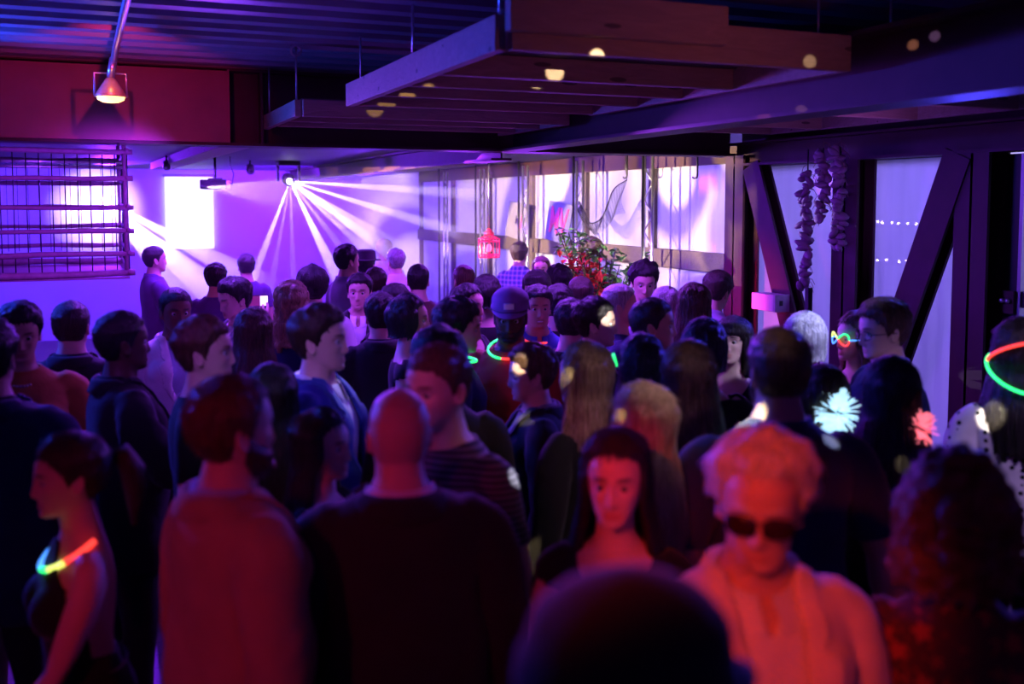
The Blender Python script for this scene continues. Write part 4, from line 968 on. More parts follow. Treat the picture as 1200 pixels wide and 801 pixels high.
PLACE = {      # where each stands: x, y, height, heading
    'shades': (1.152, 1.534, 1.715, 163),
    'floral': (1.547, 1.433, 1.658, -39),
    'cap': (0.481, 0.861, 1.763, -84),
    'tan': (0.289, 2.379, 1.752, -73),
    'bald': (0.678, 2.333, 1.712, -10),
    'halter': (-0.055, 2.788, 1.562, 99),
    'longdark': (0.622, 2.958, 1.531, -130),
    'striped': (0.910, 2.669, 1.763, 119),
    'redface': (1.139, 2.070, 1.610, 145),
    'blond': (1.396, 2.392, 1.652, 10),
    'blond2': (1.563, 3.079, 1.667, 23),
    'gobo': (1.578, 3.536, 1.600, 74),
    'polo': (1.798, 2.316, 1.802, -16),
    'darkback': (1.765, 2.724, 1.707, -33),
    'bluehair': (1.915, 3.286, 1.653, -20),
    'bangs': (2.801, 3.955, 1.601, 133),
    'whitehair': (2.918, 3.562, 1.661, -51),
    'neon': (3.324, 3.702, 1.629, 83),
    'glassesman': (3.000, 3.161, 1.758, 74),
    'blackhair': (2.341, 2.434, 1.661, -49),
    'dots': (3.012, 2.531, 1.744, -40),
    'flower': (2.410, 2.839, 1.565, -35),
    'blazer': (0.772, 3.693, 1.768, -120),
    'leftman': (0.361, 3.728, 1.741, -106),
    'leftdark': (0.093, 4.136, 1.737, -76),
    'backman': (-0.106, 5.011, 1.706, -14),
    'heavy': (-0.299, 4.649, 1.738, -176),
    'whitesuit': (0.384, 5.478, 1.713, -169),
    'dj': (0.502, 9.550, 1.765, -78),
    'sil1': (0.899, 8.299, 1.664, -26),
    'sil2': (1.346, 9.846, 1.657, 2),
    'collar': (0.791, 6.175, 1.697, 113),
    'brownhair': (0.681, 4.757, 1.659, -18),
    'phonewoman': (1.022, 5.644, 1.708, -25),
    'phoneman': (1.258, 6.234, 1.749, -6),
    'tall': (1.923, 8.086, 1.806, -73),
    'hat': (2.241, 8.712, 1.716, -34),
    'baldwhite': (2.855, 10.298, 1.788, -55),
    'behindbald': (2.703, 9.385, 1.702, 14),
    'facing': (1.610, 6.444, 1.683, 158),
    'backhair': (1.943, 7.278, 1.664, -15),
    'bowtie': (1.652, 5.705, 1.674, 129),
    'back1': (2.171, 6.937, 1.710, -22),
    'darkfront': (1.099, 3.280, 1.714, -14),
    'glowneck': (1.484, 4.175, 1.721, -105),
    'blueface': (1.436, 4.733, 1.694, -112),
    'jacketback': (1.394, 5.141, 1.674, -5),
    'maroon': (0.536, 3.358, 1.614, -9),
    'edge': (-0.333, 3.719, 1.767, -15),
    'capman': (1.834, 4.389, 1.738, 142),
    'smile': (2.277, 5.055, 1.689, 166),
    'litface': (2.221, 4.241, 1.695, -120),
    'profile': (2.298, 3.840, 1.732, -119),
    'grayprofile': (2.662, 4.803, 1.710, -114),
    'curlydown': (3.410, 5.835, 1.754, 158),
    'longbrown': (2.939, 4.500, 1.724, -25),
    'lavender': (3.490, 5.259, 1.736, -64),
    'checks': (4.099, 9.558, 1.741, -43),
    'smallface': (3.850, 8.470, 1.648, 151),
    'plantman': (4.152, 8.018, 1.827, -37),
    'redlit': (2.599, 7.152, 1.681, 0),
    'dark1': (2.310, 5.927, 1.687, -21),
    'pinkprofile': (1.963, 5.318, 1.684, -145),
    'curlyback': (3.186, 6.688, 1.681, -20),
    'womanback': (2.710, 6.045, 1.696, 136),
    'dark2': (2.557, 5.354, 1.662, -56),
    'neck': (2.846, 5.658, 1.690, -12),
    'shortback': (2.283, 4.646, 1.649, -36),
    'grayglow': (3.046, 4.948, 1.662, -32),
    'bluecrown': (2.297, 3.432, 1.676, -39)}
# ---------------------------------------------------------------- the crowd
make_bodies()
BK = (.012, .009, .008); DB = (.035, .018, .010); BR = (.085, .042, .020); LB = (.22, .13, .06); BLOND = (.50, .34, .17); GREY = (.30, .29, .30); WH = (.72, .70, .72); RB = (.10, .045, .025)
FAIR = (.66, .41, .31); TAN = (.50, .29, .19); BROWN = (.20, .10, .06); DARKS = (.10, .05, .032)
black = cloth('black_cloth', (.012, .011, .013)); suit = cloth('charcoal_suit', (.02, .018, .024)); navy = cloth('navy_cotton', (.018, .024, .10)); blue = cloth('blue_wool', (.04, .07, .34)); white = cloth('white_cotton', (.78, .76, .76)); cream = cloth('cream_linen', (.80, .70, .60)); tanj = cloth('tan_twill', (.46, .30, .19)); pale = cloth('pale_blue_shirt', (.45, .55, .75)); grey = cloth('grey_shirt', (.22, .21, .24)); maroon = cloth('maroon_jersey', (.16, .02, .04)); orange = cloth('orange_knit', (.55, .16, .05)); red = cloth('red_cotton', (.45, .04, .03)); lav = cloth('lavender_shirt', (.45, .36, .60)); purple = cloth('purple_cotton', (.12, .05, .22)); brownc = cloth('brown_cloth', (.12, .06, .04)); green = cloth('olive_cloth', (.08, .09, .04)); jeans = cloth('denim', (.05, .07, .14))
stripes = cloth('striped_knit', (.13, .11, .15), kind='stripes', c2=(.03, .025, .04)); checks = cloth('checked_shirt', (.10, .16, .42), kind='checks', c2=(.62, .66, .80)); dots = cloth('dotted_blouse', (.62, .58, .62), kind='dots', c2=(.01, .01, .01)); floral = cloth('floral_blouse', (.07, .022, .035), kind='floral', c2=(.30, .05, .05))
TR = ('trousers', 'trousers', black); TJ = ('trousers', 'trousers', jeans); TS = ('trousers', 'trousers', suit); SK_ = ('skirt', 'skirt', black)
def suitw(j, s, open_=True): return [('inner', 'shirt', s), ('collar', 'shirt_collar', s), ('jacket', 'jacket', j), ('lapel', 'lapels', j), ('jacket_collar', 'jacket_collar', j), TS]
def shirtw(s, t=TR): return [('shirt', 'shirt', s), ('collar', 'shirt_collar', s), t]
def polow(s, t=TR): return [('polo', 'polo_shirt', s), ('collar', 'shirt_collar', s), t]
def teew(s, t=TJ): return [('tee', 'tee_shirt', s), t]
def topw(s, t=SK_): return [('tank', 'top', s), t]
def blousew(s, t=TR): return [('blouse', 'blouse', s), t]
def halterw(s): return [('halter', 'halter_top', s), SK_]
def strapw(s): return [('strapless', 'top', s), SK_]
def tri(F): return np.array([t for q in F for t in ([q] if len(q) == 3 else [(q[0], q[1], q[2]), (q[0], q[2], q[3])])])
def on(P, name, mb, mat, lab=None):
    return P[2](name, np.array(mb.V), tri(mb.F)[:, ::-1] if False else tri(mb.F), mat, False, lab)
def onchest(P, name, mb, mat, lab=None):
    V = np.array(mb.V); W = np.zeros((len(V), len(BONES))); W[:, 2] = .8; W[:, 3] = .2
    o = link(name, tri_mesh(skin(V, W, P[1]), tri(mb.F), name=name), mat, P[0])
    if lab: o['label'] = lab
    return o
GG = glow('green_glow_tube', (.03, 1, .22), 1.9); GR = glow('red_glow_tube', (1, .05, .04), 1.9); GB = glow('blue_glow_tube', (.08, .35, 1), 1.6); GY = glow('yellow_glow_tube', (.75, .9, .15), 1.7)
def neck_glow(P, segs, r=.098, z=1.445, tilt=.30, t=.0055):
    for a0, a1, mt in segs:
        a = np.radians(np.linspace(a0, a1, max(4, int(abs(a1 - a0) / 12))))
        mb = MB().tube(np.stack([r * np.cos(a), -.012 + (r + .004) * np.sin(a), z - tilt * r * np.sin(a)], 1), t, 8); onchest(P, 'glow_necklace', mb, mt)
HEADS = {}
def who(k, label, sex, hair, wear, lod='mid', skin_c=FAIR, pz=None, **kw):
    x, y, h, a = PLACE[k]
    P = person(label, (x, y), a, h, sex, lod, 1.0, skin_c, hair, wear, pz=pz or {}, **kw); HEADS[k] = P
    return P
R_UP = dict(R=((.15, .25, -1), (-.25, .8, .55))); L_UP = dict(L=((-.15, .25, -1), (.25, .8, .55))); R_FWD = dict(R=((.18, .1, -1), (-.15, 1, .05))); L_FWD = dict(L=((-.18, .1, -1), (.15, 1, .05)))
BOTH = dict(R=((.2, .15, -1), (-.3, 1, .25)), L=((-.2, .15, -1), (.3, 1, .25)))
# --- nearest the camera
p = who('shades', 'white haired man in dark sunglasses and pale blazer, lit red', 0, ('white_wavy', WH), suitw(cream, white), 'near', pz=dict(hpitch=8, hroll=-3, hyaw=-20), build=.98)
mb = MB()
for s in (-1, 1):
    t = np.arange(20) * 2 * math.pi / 20; cx, cz = s * .034, -.006
    ri = [np.stack([cx + (.030 * w) * np.sign(np.cos(t)) * np.abs(np.cos(t)) ** .7, np.full(20, .098 + d) - 2.2 * (s * .034 + .030 * w * np.cos(t)) ** 2 * 2, cz + .021 * w * np.sign(np.sin(t)) * np.abs(np.sin(t)) ** .7], 1) for w, d in ((1, 0), (.98, .004), (.6, .005))]
    V, F = loft(ri); mb.add(V, F)
on(p, 'sunglass_lenses', mb, plain('brown_lens', (.035, .010, .008), .10, 0, .6, 0))
mb = MB().tube([(-.006, .099, .002), (0, .101, .005), (.006, .099, .002)], .0025, 6)
for s in (-1, 1): mb.tube([(s * .062, .082, .003), (s * .076, .06, .002), (s * .080, -.01, 0), (s * .079, -.03, -.012)], .0022, 6)
on(p, 'sunglass_frame', mb, BLACK)
p = who('floral', 'brown curly haired woman seen from behind in dark floral blouse', 1, ('curls', RB), blousew(floral), 'near', build=1.0)
p = who('cap', 'person in dark cap seen from behind, closest to the camera', 0, ('crop', DB), shirtw(cloth('dark_red_shirt', (.07, .018, .02))), 'near', pz=dict(hpitch=6))
def cap_on(P, mat, brim=True, lab=None, size=1.0):
    V, F = head_grid(60, 48, 0); T = tri(F); N = normals(V, T); x, y, z = V.T
    f = z - np.where(y > 0, .048, .030); v = V + N * ((.022 + .012 * sstep(.05, .1, z)) * size)[:, None]; v, t = clip(v, T, f); v, t = hem(v, t, .006)
    a = P[2]('cap_crown', v, t, mat, False, lab)
    if brim:
        aa = np.radians(np.linspace(18, 162, 22)); rows = []
        for k, (o, dz) in enumerate(((.0, .0), (.03, -.004), (.062, -.014), (.066, -.017), (.06, -.019), (.0, -.006))):
            rows.append(np.stack([.092 * np.cos(aa), -.018 + (.108 + o * np.sin(aa)) * np.sin(aa), .050 + dz * np.sin(aa) - .012 * np.cos(aa) ** 2], 1))
        V2 = np.concatenate(rows); T2 = [t for i in range(5) for j in range(21) for t in ((i * 22 + j, i * 22 + j + 1, i * 22 + 23 + j), (i * 22 + j, i * 22 + 23 + j, i * 22 + 22 + j))]
        P[2]('cap_brim', V2, np.array(T2)[:, ::-1], mat)
    return a
cap_on(p, cloth('black_cap_cloth', (.02, .016, .022)))
p = who('tan', 'bearded man in tan jacket and blue collared shirt, lit red from behind', 0, ('receding', RB), [('inner', 'shirt', pale), ('collar', 'shirt_collar', pale), ('jacket', 'jacket', tanj), ('lapel', 'lapels', tanj), ('jacket_collar', 'jacket_collar', tanj), TJ], 'near', beard=(DB, .010), build=1.04)
p = who('bald', 'bald man in black suit seen from behind', 0, None, suitw(suit, white), 'near', build=1.12)
p = who('halter', 'woman in black halter dress with bare back and rainbow glow necklace', 1, ('ponytail', DB), halterw(black), 'near', eyes=True, pz=dict(lean=2, L=((-.05, .42, -1), (.05, .75, -.75)), hpitch=2))
neck_glow(p, [(150, 195, GR), (120, 150, GY), (98, 120, GG), (70, 96, GB), (-10, 68, GB)], .105, 1.44, .62, .009)
p = who('longdark', 'woman with long dark hair and bare neckline beside the bald man', 1, ('long', BK), topw(black), 'near', eyes=True)
p = who('striped', 'tall man in striped knit shirt bending towards the bald man', 0, ('crop', BR), teew(stripes), 'near', eyes=True, pz=dict(lean=2, hpitch=5, L=((-.30, .0, -1), (.25, .5, -.75))))
p = who('redface', 'dark haired woman looking back with her face lit red', 1, ('long', BK), topw(black), 'near', eyes=True, pz=dict(hpitch=2))
p = who('blond', 'blond woman with long straight hair behind the red lit woman', 1, ('longer', BLOND, (.72, .55, .33)), topw(black), 'near', eyes=True)
p = who('blond2', 'fair haired woman with green glow stick in her hair', 1, ('long', LB, (.55, .40, .24)), blousew(black), 'near')
on(p, 'glow_stick', MB().tube([(.074, -.094, .045), (.112, -.050, .078)], .006, 8), GG)
p = who('gobo', 'dark haired man in dark coat with a white light fleck on his forehead', 0, ('quiff', BR), suitw(suit, grey), 'near', eyes=True, pz=dict(hpitch=6))
p = who('polo', 'broad man in navy polo shirt seen from behind, stubble beard', 0, ('crop', BR), polow(navy), 'near', beard=(BR, .005), pz=dict(R=((.30, -.05, -1), (.22, .12, -1))), build=1.16)
p = who('darkback', 'woman with long straight brown hair left of the navy polo', 1, ('longer', DB, (.16, .08, .06)), topw(black), 'near')
p = who('bluehair', 'dark haired woman with bare blue lit shoulder', 1, ('long', BK, (.03, .03, .08)), topw(navy), 'mid')
p = who('bangs', 'dark haired woman with straight bangs looking towards the camera', 1, ('bangs', BK), topw(black), 'near', eyes=True, pz=dict(hyaw=-6, hpitch=-8))
p = who('whitehair', 'white haired person seen from behind in dark blue', 1, ('bob', WH, (.9, .9, .95)), blousew(navy), 'near')
p = who('neon', 'curly haired woman wearing twisted glow tube glasses', 1, ('wavy', BR, (.3, .17, .08)), topw(red), 'near', eyes=True)
t = np.linspace(0, 2 * math.pi, 33); X_ = .074 * np.cos(t); Z_ = .030 * np.sin(2 * t)
for a, b_, mt in ((0, 9, GY), (8, 17, GR), (16, 25, GG), (24, 33, GB)): on(p, 'glow_tube', MB().tube(np.stack([X_, .104 - 3.2 * X_ ** 2, .0 + Z_], 1)[a:b_], .0042, 8), mt)
for s in (-1, 1): on(p, 'glow_tube', MB().tube([(s * .074, .086, 0), (s * .090, .04, .002), (s * .094, -.02, .0)], .0042, 8), GB)
p = who('glassesman', 'short haired man in glasses and navy shirt by the window wall', 0, ('quiff', BR), shirtw(navy), 'near', eyes=True, pz=dict(hpitch=8, R=((.2, .1, -1), (.05, .9, .45))))
mb = MB()
for s in (-1, 1):
    t = np.linspace(0, 2 * math.pi, 21); mb.tube(np.stack([s * .033 + .025 * np.cos(t), .099 - .02 * np.abs(np.cos(t)), -.004 + .019 * np.sin(t)], 1), .0024, 6); mb.tube([(s * .058, .082, 0), (s * .078, .05, .0), (s * .080, -.02, -.004)], .002, 6)
mb.tube([(-.009, .098, 0), (0, .101, .003), (.009, .098, 0)], .002, 6); on(p, 'glasses', mb, BLACK)
def puff(P, name, c, r, mat, lab, seed=0):
    rr = random.Random(seed); mb = MB()
    for k in range(120):
        u = rr.uniform(0, 6.28); v = math.acos(rr.uniform(-.4, 1)); d = np.array([math.sin(v) * math.cos(u), -math.cos(v), math.sin(v) * math.sin(u)]); e = np.cross(d, (.3, .1, 1)); e /= np.linalg.norm(e); g = np.cross(d, e); q = np.array(c) + d * r * .35; tip = np.array(c) + d * r * rr.uniform(.6, 1.05)
        mb.add([q - e * r * .08, q + e * r * .08, tip + e * r * .15, tip + d * r * .10 + g * r * .06, tip - e * r * .15], [(0, 1, 2, 3, 4)])
    V = np.array(mb.V); T = np.array([t for f in mb.F for t in ((f[0], f[1], f[2]), (f[0], f[2], f[3]), (f[0], f[3], f[4]))])
    return P[2](name, V, T, mat, False, lab)
p = who('blackhair', 'woman with long black hair and pink flower by the right windows', 1, ('longer', BK, (.05, .04, .07)), topw(black), 'near', pz=dict(R=((.30, .0, -1), (.1, .5, -1))))
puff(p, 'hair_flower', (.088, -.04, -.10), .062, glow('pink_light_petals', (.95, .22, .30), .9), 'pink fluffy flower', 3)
p = who('dots', 'dark haired woman in polka dot blouse with red and green glow headband', 1, ('long', BK), blousew(dots), 'near')
a = np.linspace(0, 2 * math.pi, 41); HB_ = np.stack([.104 * np.cos(a), -.02 + .125 * np.sin(a), .015 + .034 * np.cos(a) * 0 + .055 * np.sin(a) * -1 + .02 * np.cos(a)], 1)
on(p, 'glow_headband', MB().tube(HB_ + (0, 0, -.01), .006, 8), GR); on(p, 'glow_headband', MB().tube(HB_ * (1.04, 1.04, -1) + (0, 0, -.045), .006, 8), GG)
p = who('flower', 'short dark haired woman wearing a big white flower at the back of her head', 1, ('bob', DB), topw(purple), 'near')
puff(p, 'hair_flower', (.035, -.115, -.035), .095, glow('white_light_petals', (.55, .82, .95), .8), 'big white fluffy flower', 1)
# --- left side of the crowd
p = who('blazer', 'man in blue blazer over pale open collared shirt looking right', 0, ('quiff', DB), suitw(blue, white), 'near', eyes=True)
p = who('leftman', 'man in dark shirt with short brown hair looking right past the tan jacket', 0, ('short', BR), teew(black), 'near', eyes=True)
p = who('leftdark', 'dark skinned man in dark coat with hand raised to his chin', 0, ('crop', BK), suitw(suit, black), 'near', DARKS, eyes=True, pz=dict(R=((.1, .45, -1), (-.05, .75, .55))))
p = who('backman', 'short haired man in dark jacket seen from behind, beside the woman in orange', 0, ('crop', DB), suitw(suit, black))
p = who('heavy', 'heavy woman in orange top and bead necklace looking down', 1, ('short', BK), [('tee', 'top', orange), SK_], 'near', TAN, pz=dict(hpitch=12), build=1.25, eyes=True)
mb = MB()
for k in range(22):
    a = math.pi * k / 21; mb.blob((.085 * math.cos(a), -.01 + .10 * math.sin(a), 1.455 - .045 * math.sin(a)), .008, 6, 4)
onchest(p, 'bead_necklace', mb, plain('pearl_beads', (.6, .55, .5), .3))
p = who('whitesuit', 'man in white suit jacket among the dark jackets', 0, ('crop', BK), suitw(white, pale), 'mid', BROWN, eyes=True, pz=dict(hpitch=6))
p = who('dj', 'man in dark shirt standing in the white stage light', 0, ('crop', BK), shirtw(purple), 'mid', pz=dict(BOTH))
p = who('sil1', 'violet silhouette of a dancer nearest the man in the stage light', 0, ('short', BK), teew(purple)); p = who('sil2', 'violet silhouette of a dancer under the fan of light rays', 0, ('short', BK), teew(purple), 'far')
p = who('collar', 'dark haired man with white collar bending his head to the left', 0, ('thick', BK), suitw(grey, white), 'mid', pz=dict(hpitch=14))
p = who('brownhair', 'woman with long brown hair seen from behind, left of the raised phone', 1, ('long', DB, (.14, .07, .04)), topw(black))
p = who('phonewoman', 'woman with wavy light brown hair beside the raised phone', 1, ('wavy', LB, (.45, .28, .13)), topw(navy))
p = who('phoneman', 'round headed dark haired man with white collar holding up a phone', 0, ('thick', BK), shirtw(white), 'mid', pz=dict(L=((-.12, .75, -.45), (-.22, .75, .62))))
PH = p
p = who('tall', 'tall man in grey shirt standing near the fan of light', 0, ('short', BK), shirtw(grey), 'mid', TAN)
p = who('hat', 'man in dark brimmed hat beside the tall man', 0, ('crop', BK), suitw(suit, black), 'mid')
mb = MB(); V, F = loft([ell((0, -.015, z), a_, b_, 28) for z, a_, b_ in ((.055, .135, .150), (.050, .14, .155), (.058, .10, .125), (.062, .094, .115), (.13, .088, .105), (.148, .06, .075), (.14, .02, .03))]); mb.add(V, F); on(p, 'hat', mb, cloth('black_felt', (.015, .013, .016)))
p = who('baldwhite', 'bald man catching white light at the very back', 0, None, shirtw(white), 'mid'); p = who('behindbald', 'grey haired man just in front of the bald man at the back', 0, ('short', GREY), shirtw(white), 'mid')
p = who('facing', 'man in dark suit and white collar facing the camera, far left of centre', 0, ('short', BK), suitw(suit, white), 'mid', eyes=True)
p = who('backhair', 'dark haired man seen from behind, in front of the hat', 0, ('short', DB), shirtw(purple))
p = who('bowtie', 'man in white collar and bow tie with his head lowered', 0, ('short', BK), suitw(suit, white), 'mid', pz=dict(hpitch=16), eyes=True)
mb = MB()
for s in (-1, 1): mb.add([(s * .004, .075, 1.445), (s * .045, .080, 1.465), (s * .045, .080, 1.425), (s * .004, .066, 1.445)], [(0, 1, 2), (3, 2, 1), (0, 3, 1), (0, 2, 3)])
onchest(p, 'bow_tie', mb, black)
p = who('back1', 'short haired man in brown shirt seen from behind under the rays', 0, ('crop', BK), teew(brownc)); p = who('darkfront', 'dark haired man seen from behind, hidden by the striped shirt', 0, ('thick', BK), shirtw(black))
p = who('glowneck', 'dark haired man in navy shirt with green glow necklace, looking right', 0, ('thick', BK), teew(navy), 'near', eyes=True, pz=dict(hpitch=6)); neck_glow(p, [(-60, 150, GG), (150, 300, GG)], .098, 1.492, .12, .006)
p = who('blueface', 'woman with blue lit face and short dark hair looking right', 1, ('bob', BK), topw(black), 'mid', eyes=True); p = who('jacketback', 'person in dark jacket seen from behind, below the facing man', 0, ('short', BK), suitw(suit, black))
p = who('maroon', 'dark haired woman in maroon top right behind the tan jacket', 1, ('long', BK), blousew(maroon)); p = who('edge', 'person in dark navy jacket cut by the left edge of the picture', 0, ('short', BK), suitw(navy, black), build=1.1)
# --- centre and right of the crowd
p = who('capman', 'dark skinned man in purple cap with white badge and orange top', 0, ('crop', BK), teew(red), 'near', DARKS, eyes=True, beard=(BK, .006), pz=dict(hpitch=10, hyaw=12))
cap_on(p, cloth('purple_cap_cloth', (.22, .10, .34))); neck_glow(p, [(-40, 80, GG), (80, 200, GR)], .112, 1.475, .34, .006)
V, F = loft([np.stack([x_ * np.array([1, 1, -1, -1]), np.full(4, .118 + d) - .25 * abs(0), .082 + z_ * np.array([1, -1, -1, 1])], 1) for x_, z_, d in ((.024, .013, -.014), (.024, .013, .002), (.020, .010, .004))]); on(p, 'cap_badge', MB().add(V - (0, .004, 0), F), cloth('white_badge', (.85, .82, .9)))
p = who('smile', 'smiling man in blue shirt with red glow necklace behind the cap', 0, ('short', BK), shirtw(blue), 'near', TAN, eyes=True); neck_glow(p, [(-40, 110, GR)], .110, 1.475, .34, .005)
on(p, 'teeth', MB().blob((0, .089, -.071), (.017, .006, .0045), 10, 6), plain('teeth', (.8, .78, .75), .3))
p = who('litface', 'man with white collar and a bright patch of light on his cheek', 0, ('short', BK), suitw(suit, white), 'near', eyes=True)
p = who('profile', 'man in profile with cropped dark hair, right of the lit cheek', 0, ('crop', BK), suitw(suit, black), 'near', TAN, eyes=True)
p = who('grayprofile', 'man with greying cropped hair in profile behind the lit cheek', 0, ('crop', GREY), teew(navy), 'mid', eyes=True)
p = who('curlydown', 'curly haired man looking down in front of the green plant', 0, ('curly', BK), shirtw(lav), 'mid', eyes=True, pz=dict(hpitch=16))
p = who('longbrown', 'woman with long brown hair seen from behind, in front of the lavender shirt', 1, ('long', DB, (.2, .1, .06)), topw(red)); p = who('lavender', 'man in lavender shirt leaning by the window column', 0, ('short', DB), shirtw(lav), 'mid', pz=dict(lean=8, side=6, hpitch=10))
p = who('checks', 'man in blue and white checked shirt at the far window', 0, ('short', DB), shirtw(checks), 'mid'); p = who('smallface', 'small pale faced woman beside the checked shirt', 1, ('long', BR), topw(lav), 'mid', eyes=True)
p = who('plantman', 'dark haired person seen from behind at the plant', 0, ('curly', DB), teew(brownc)); p = who('redlit', 'short haired person lit magenta below the red lantern', 0, ('crop', RB), teew(purple), build=1.05)
p = who('dark1', 'person with dark bob seen from behind left of the checked shirt', 1, ('bob', BK), topw(black)); p = who('pinkprofile', 'dark haired woman with magenta lit cheek', 1, ('bob', BK), topw(black), 'mid', eyes=True)
p = who('curlyback', 'person with dark curly hair seen from behind below the posters', 0, ('curly', BK), teew(black)); p = who('womanback', 'woman with dark bob and magenta face behind the smiling man', 1, ('bangs', BK), topw(maroon), 'mid', eyes=True)
p = who('dark2', 'dark haired man turned away behind the smiling man', 0, ('short', BK), teew(black)); p = who('neck', 'man with pale collar and lit neck seen from behind', 0, ('crop', DB), shirtw(white)); p = who('shortback', 'dark haired man seen from behind, right of the red glow necklace', 0, ('short', BK), teew(black))
p = who('grayglow', 'woman with greyish hair and thin green glow hoop seen from behind', 1, ('bob', GREY), topw(black)); on(p, 'glow_hoop', MB().tube([(.085, -.03, .05), (.100, -.03, .0), (.098, -.03, -.05)], .004, 6), GG)
p = who('bluecrown', 'woman with blue lit dark hair seen from behind, left of the bangs', 1, ('bob', BK, (.03, .03, .06)), topw(black))
# --- things held
def hand_world(k, side, d=.09):
    r, M, _ = HEADS[k]; fem = 0; a, b_, c_, dd, d2 = SK[fem][side]; q = (M[BI['ha' + side]] @ np.append(c_ + d2 * d, 1))[:3]
    x, y, h, a0 = PLACE[k]; s = h / 1.765; a0 = math.radians(a0); q = q * s
    return np.array([x + q[0] * math.cos(a0) - q[1] * math.sin(a0), y + q[0] * math.sin(a0) + q[1] * math.cos(a0), q[2]])
q = hand_world('phoneman', 'L', .12)
ph = thing('phone', 'phone held up sideways with a bright patch on its screen', 'phone', q + (-.02, -.02, .05), -3)
MB().box((-.075, -.004, -.037), (.075, .004, .037)).build('case', BLACK, ph, bevel=.003); MB().box((-.07, -.0055, -.033), (.02, -.0045, .033)).build('screen', glow('dim_screen', (.22, .02, .10), .5), ph); MB().box((.02, -.0055, -.033), (.07, -.0045, .033)).build('screen_highlight', glow('bright_screen', (.6, .45, 1), 2.2), ph)
q = hand_world('glassesman', 'R', .07)
bt = thing('bottle', 'dark bottle with blue lit glass in the hand of the man in glasses', 'bottle', q + (0, 0, -.10))
V, F = loft([ell((0, 0, z), r, r, 20) for z, r in ((0, .030), (.005, .034), (.14, .034), (.17, .026), (.20, .0145), (.27, .0135), (.272, .016), (.285, .016), (.287, .012))]); MB().add(V, F).build('glass_body', plain('bottle_glass', (.03, .06, .16), .08, 0, .6, 0), bt, True); MB().tube([(0, 0, .05), (0, 0, .12)], .0348, 20).build('paper_band', plain('paper_band', (.10, .25, .6), .5), bt, True)
# ---------------------------------------------------------------- right side: garland, net, lantern, plant, posters, box, hooks
GA = plain('dried_shell', (.19, .11, .18), .6, 0, .4, .4, 14, .3)
rr = random.Random(11); sh = MB()
V, F = loft([ell((0, 0, z), a, b, 9) for z, a, b in ((-.018, .016, .012), (-.008, .040, .026), (.004, .046, .030), (.014, .028, .02), (.02, .008, .006))]); sh.add(V, F); shell_me = None
gl = thing('shell_garland', 'three hanging strands of clustered shells before the middle column', 'garland', (5.0, 5.95, 0))
for y, z0, z1 in ((.17, 2.36, 1.50), (.00, 2.51, 2.00), (-.18, 2.52, 1.80)):
    st = MB().tube([(0, y, 2.55), (rr.uniform(-.01, .01), y, (z0 + z1) / 2), (0, y, z1)], .006, 6).build('strand', BLACK, gl, True)
    z = z0
    while z > z1:
        for k in range(2):
            if shell_me is None: o = sh.build('shell', GA, st, True); shell_me = o.data
            else: o = link('shell', shell_me, None, st)
            o.location = (rr.uniform(-.035, .02), y + rr.uniform(-.035, .035), z + rr.uniform(-.01, .01)); o.rotation_euler = (rr.uniform(-.9, .9), rr.uniform(-.9, .9), rr.uniform(0, 6)); k_ = rr.uniform(1.0, 1.45); o.scale = (k_,) * 3
        z -= .047
    tw = MB()
    for k in range(26): zz = rr.uniform(z1, z0 + .1); a = rr.uniform(0, 6.28); tw.tube([(0, y, zz), (.05 * math.cos(a), y + .05 * math.sin(a), zz - .02), (.07 * math.cos(a), y + .07 * math.sin(a), zz - .06)], .0025, 4)
    tw.build('dry_stems', plain('dry_stem', (.20, .13, .10), .8), gl)['kind'] = 'stuff'
nt_ = thing('fishing_net', 'thin fishing net draped from a hook before the far window', 'net', (5.02, 9.4, 0)); g = {}; mb = MB(); N1, N2 = 26, 16
for i in range(N1 + 1):
    for j in range(N2 + 1):
        u, v = i / N1, j / N2; y = .62 - 1.05 * u; top = 2.16 - .38 * math.sin(math.pi * min(1, u * 1.15)) ** 1 * (1 - u) + .22 * max(0, u - .45) / .55; bot = top - .10 - .42 * max(0, (u - .30)) * (1 - .2 * u)
        g[i, j] = (.02 * math.sin(u * 14 + v * 5), y + .05 * math.sin(v * 3) * u, top * (1 - v) + bot * v)
for i in range(N1):
    for j in range(N2): mb.add([g[i, j], g[i + 1, j], g[i + 1, j + 1], g[i, j + 1]], [(0, 1, 2, 3)])
o = mb.build('net_mesh', NETM, nt_); bm = bmesh.new(); bm.from_mesh(o.data); bmesh.ops.remove_doubles(bm, verts=bm.verts, dist=1e-4); bm.to_mesh(o.data); bm.free(); wm = o.modifiers.new('w', 'WIREFRAME'); wm.thickness = .0045; o['kind'] = 'stuff'
MB().tube([g[i, 0] for i in range(N1 + 1)], .007, 6).build('head_rope', NETM, nt_, True); MB().tube([g[N1, 0], (0, -.43, 2.5), (0, -.43, 2.68)], .004, 6).build('hanging_line', BLACK, nt_, True)
for (x, y, z), lab in (((5.0, 8.9, 2.40), 'black hook above the fishing net'), ((5.0, 7.62, 2.37), 'black hook above the bright circles on the window')):
    h = thing('ceiling_hook', lab, 'hook', (x, y, 0)); MB().tube([(0, 0, 2.685), (0, 0, z + .02), (0, .01, z), (0, .05, z - .005), (0, .075, z + .005)], .010, 8).build('shaft', BLACK, h, True); MB().box((-.03, -.03, 2.66), (.03, .03, 2.68)).build('plate', BLACK, h)
ln = thing('cage_lantern', 'red lit wire cage lantern hanging on a thin pole', 'lantern', (3.93, 10.0, 0)); PK = glow('red_lit_wire', (1, .02, .12), .35)  # wires, hoops and cap emit to stand for red light on them
MB().tube([(0, 0, 1.86), (0, 0, 2.68)], .010, 8).build('pole', CHROME, ln, True)
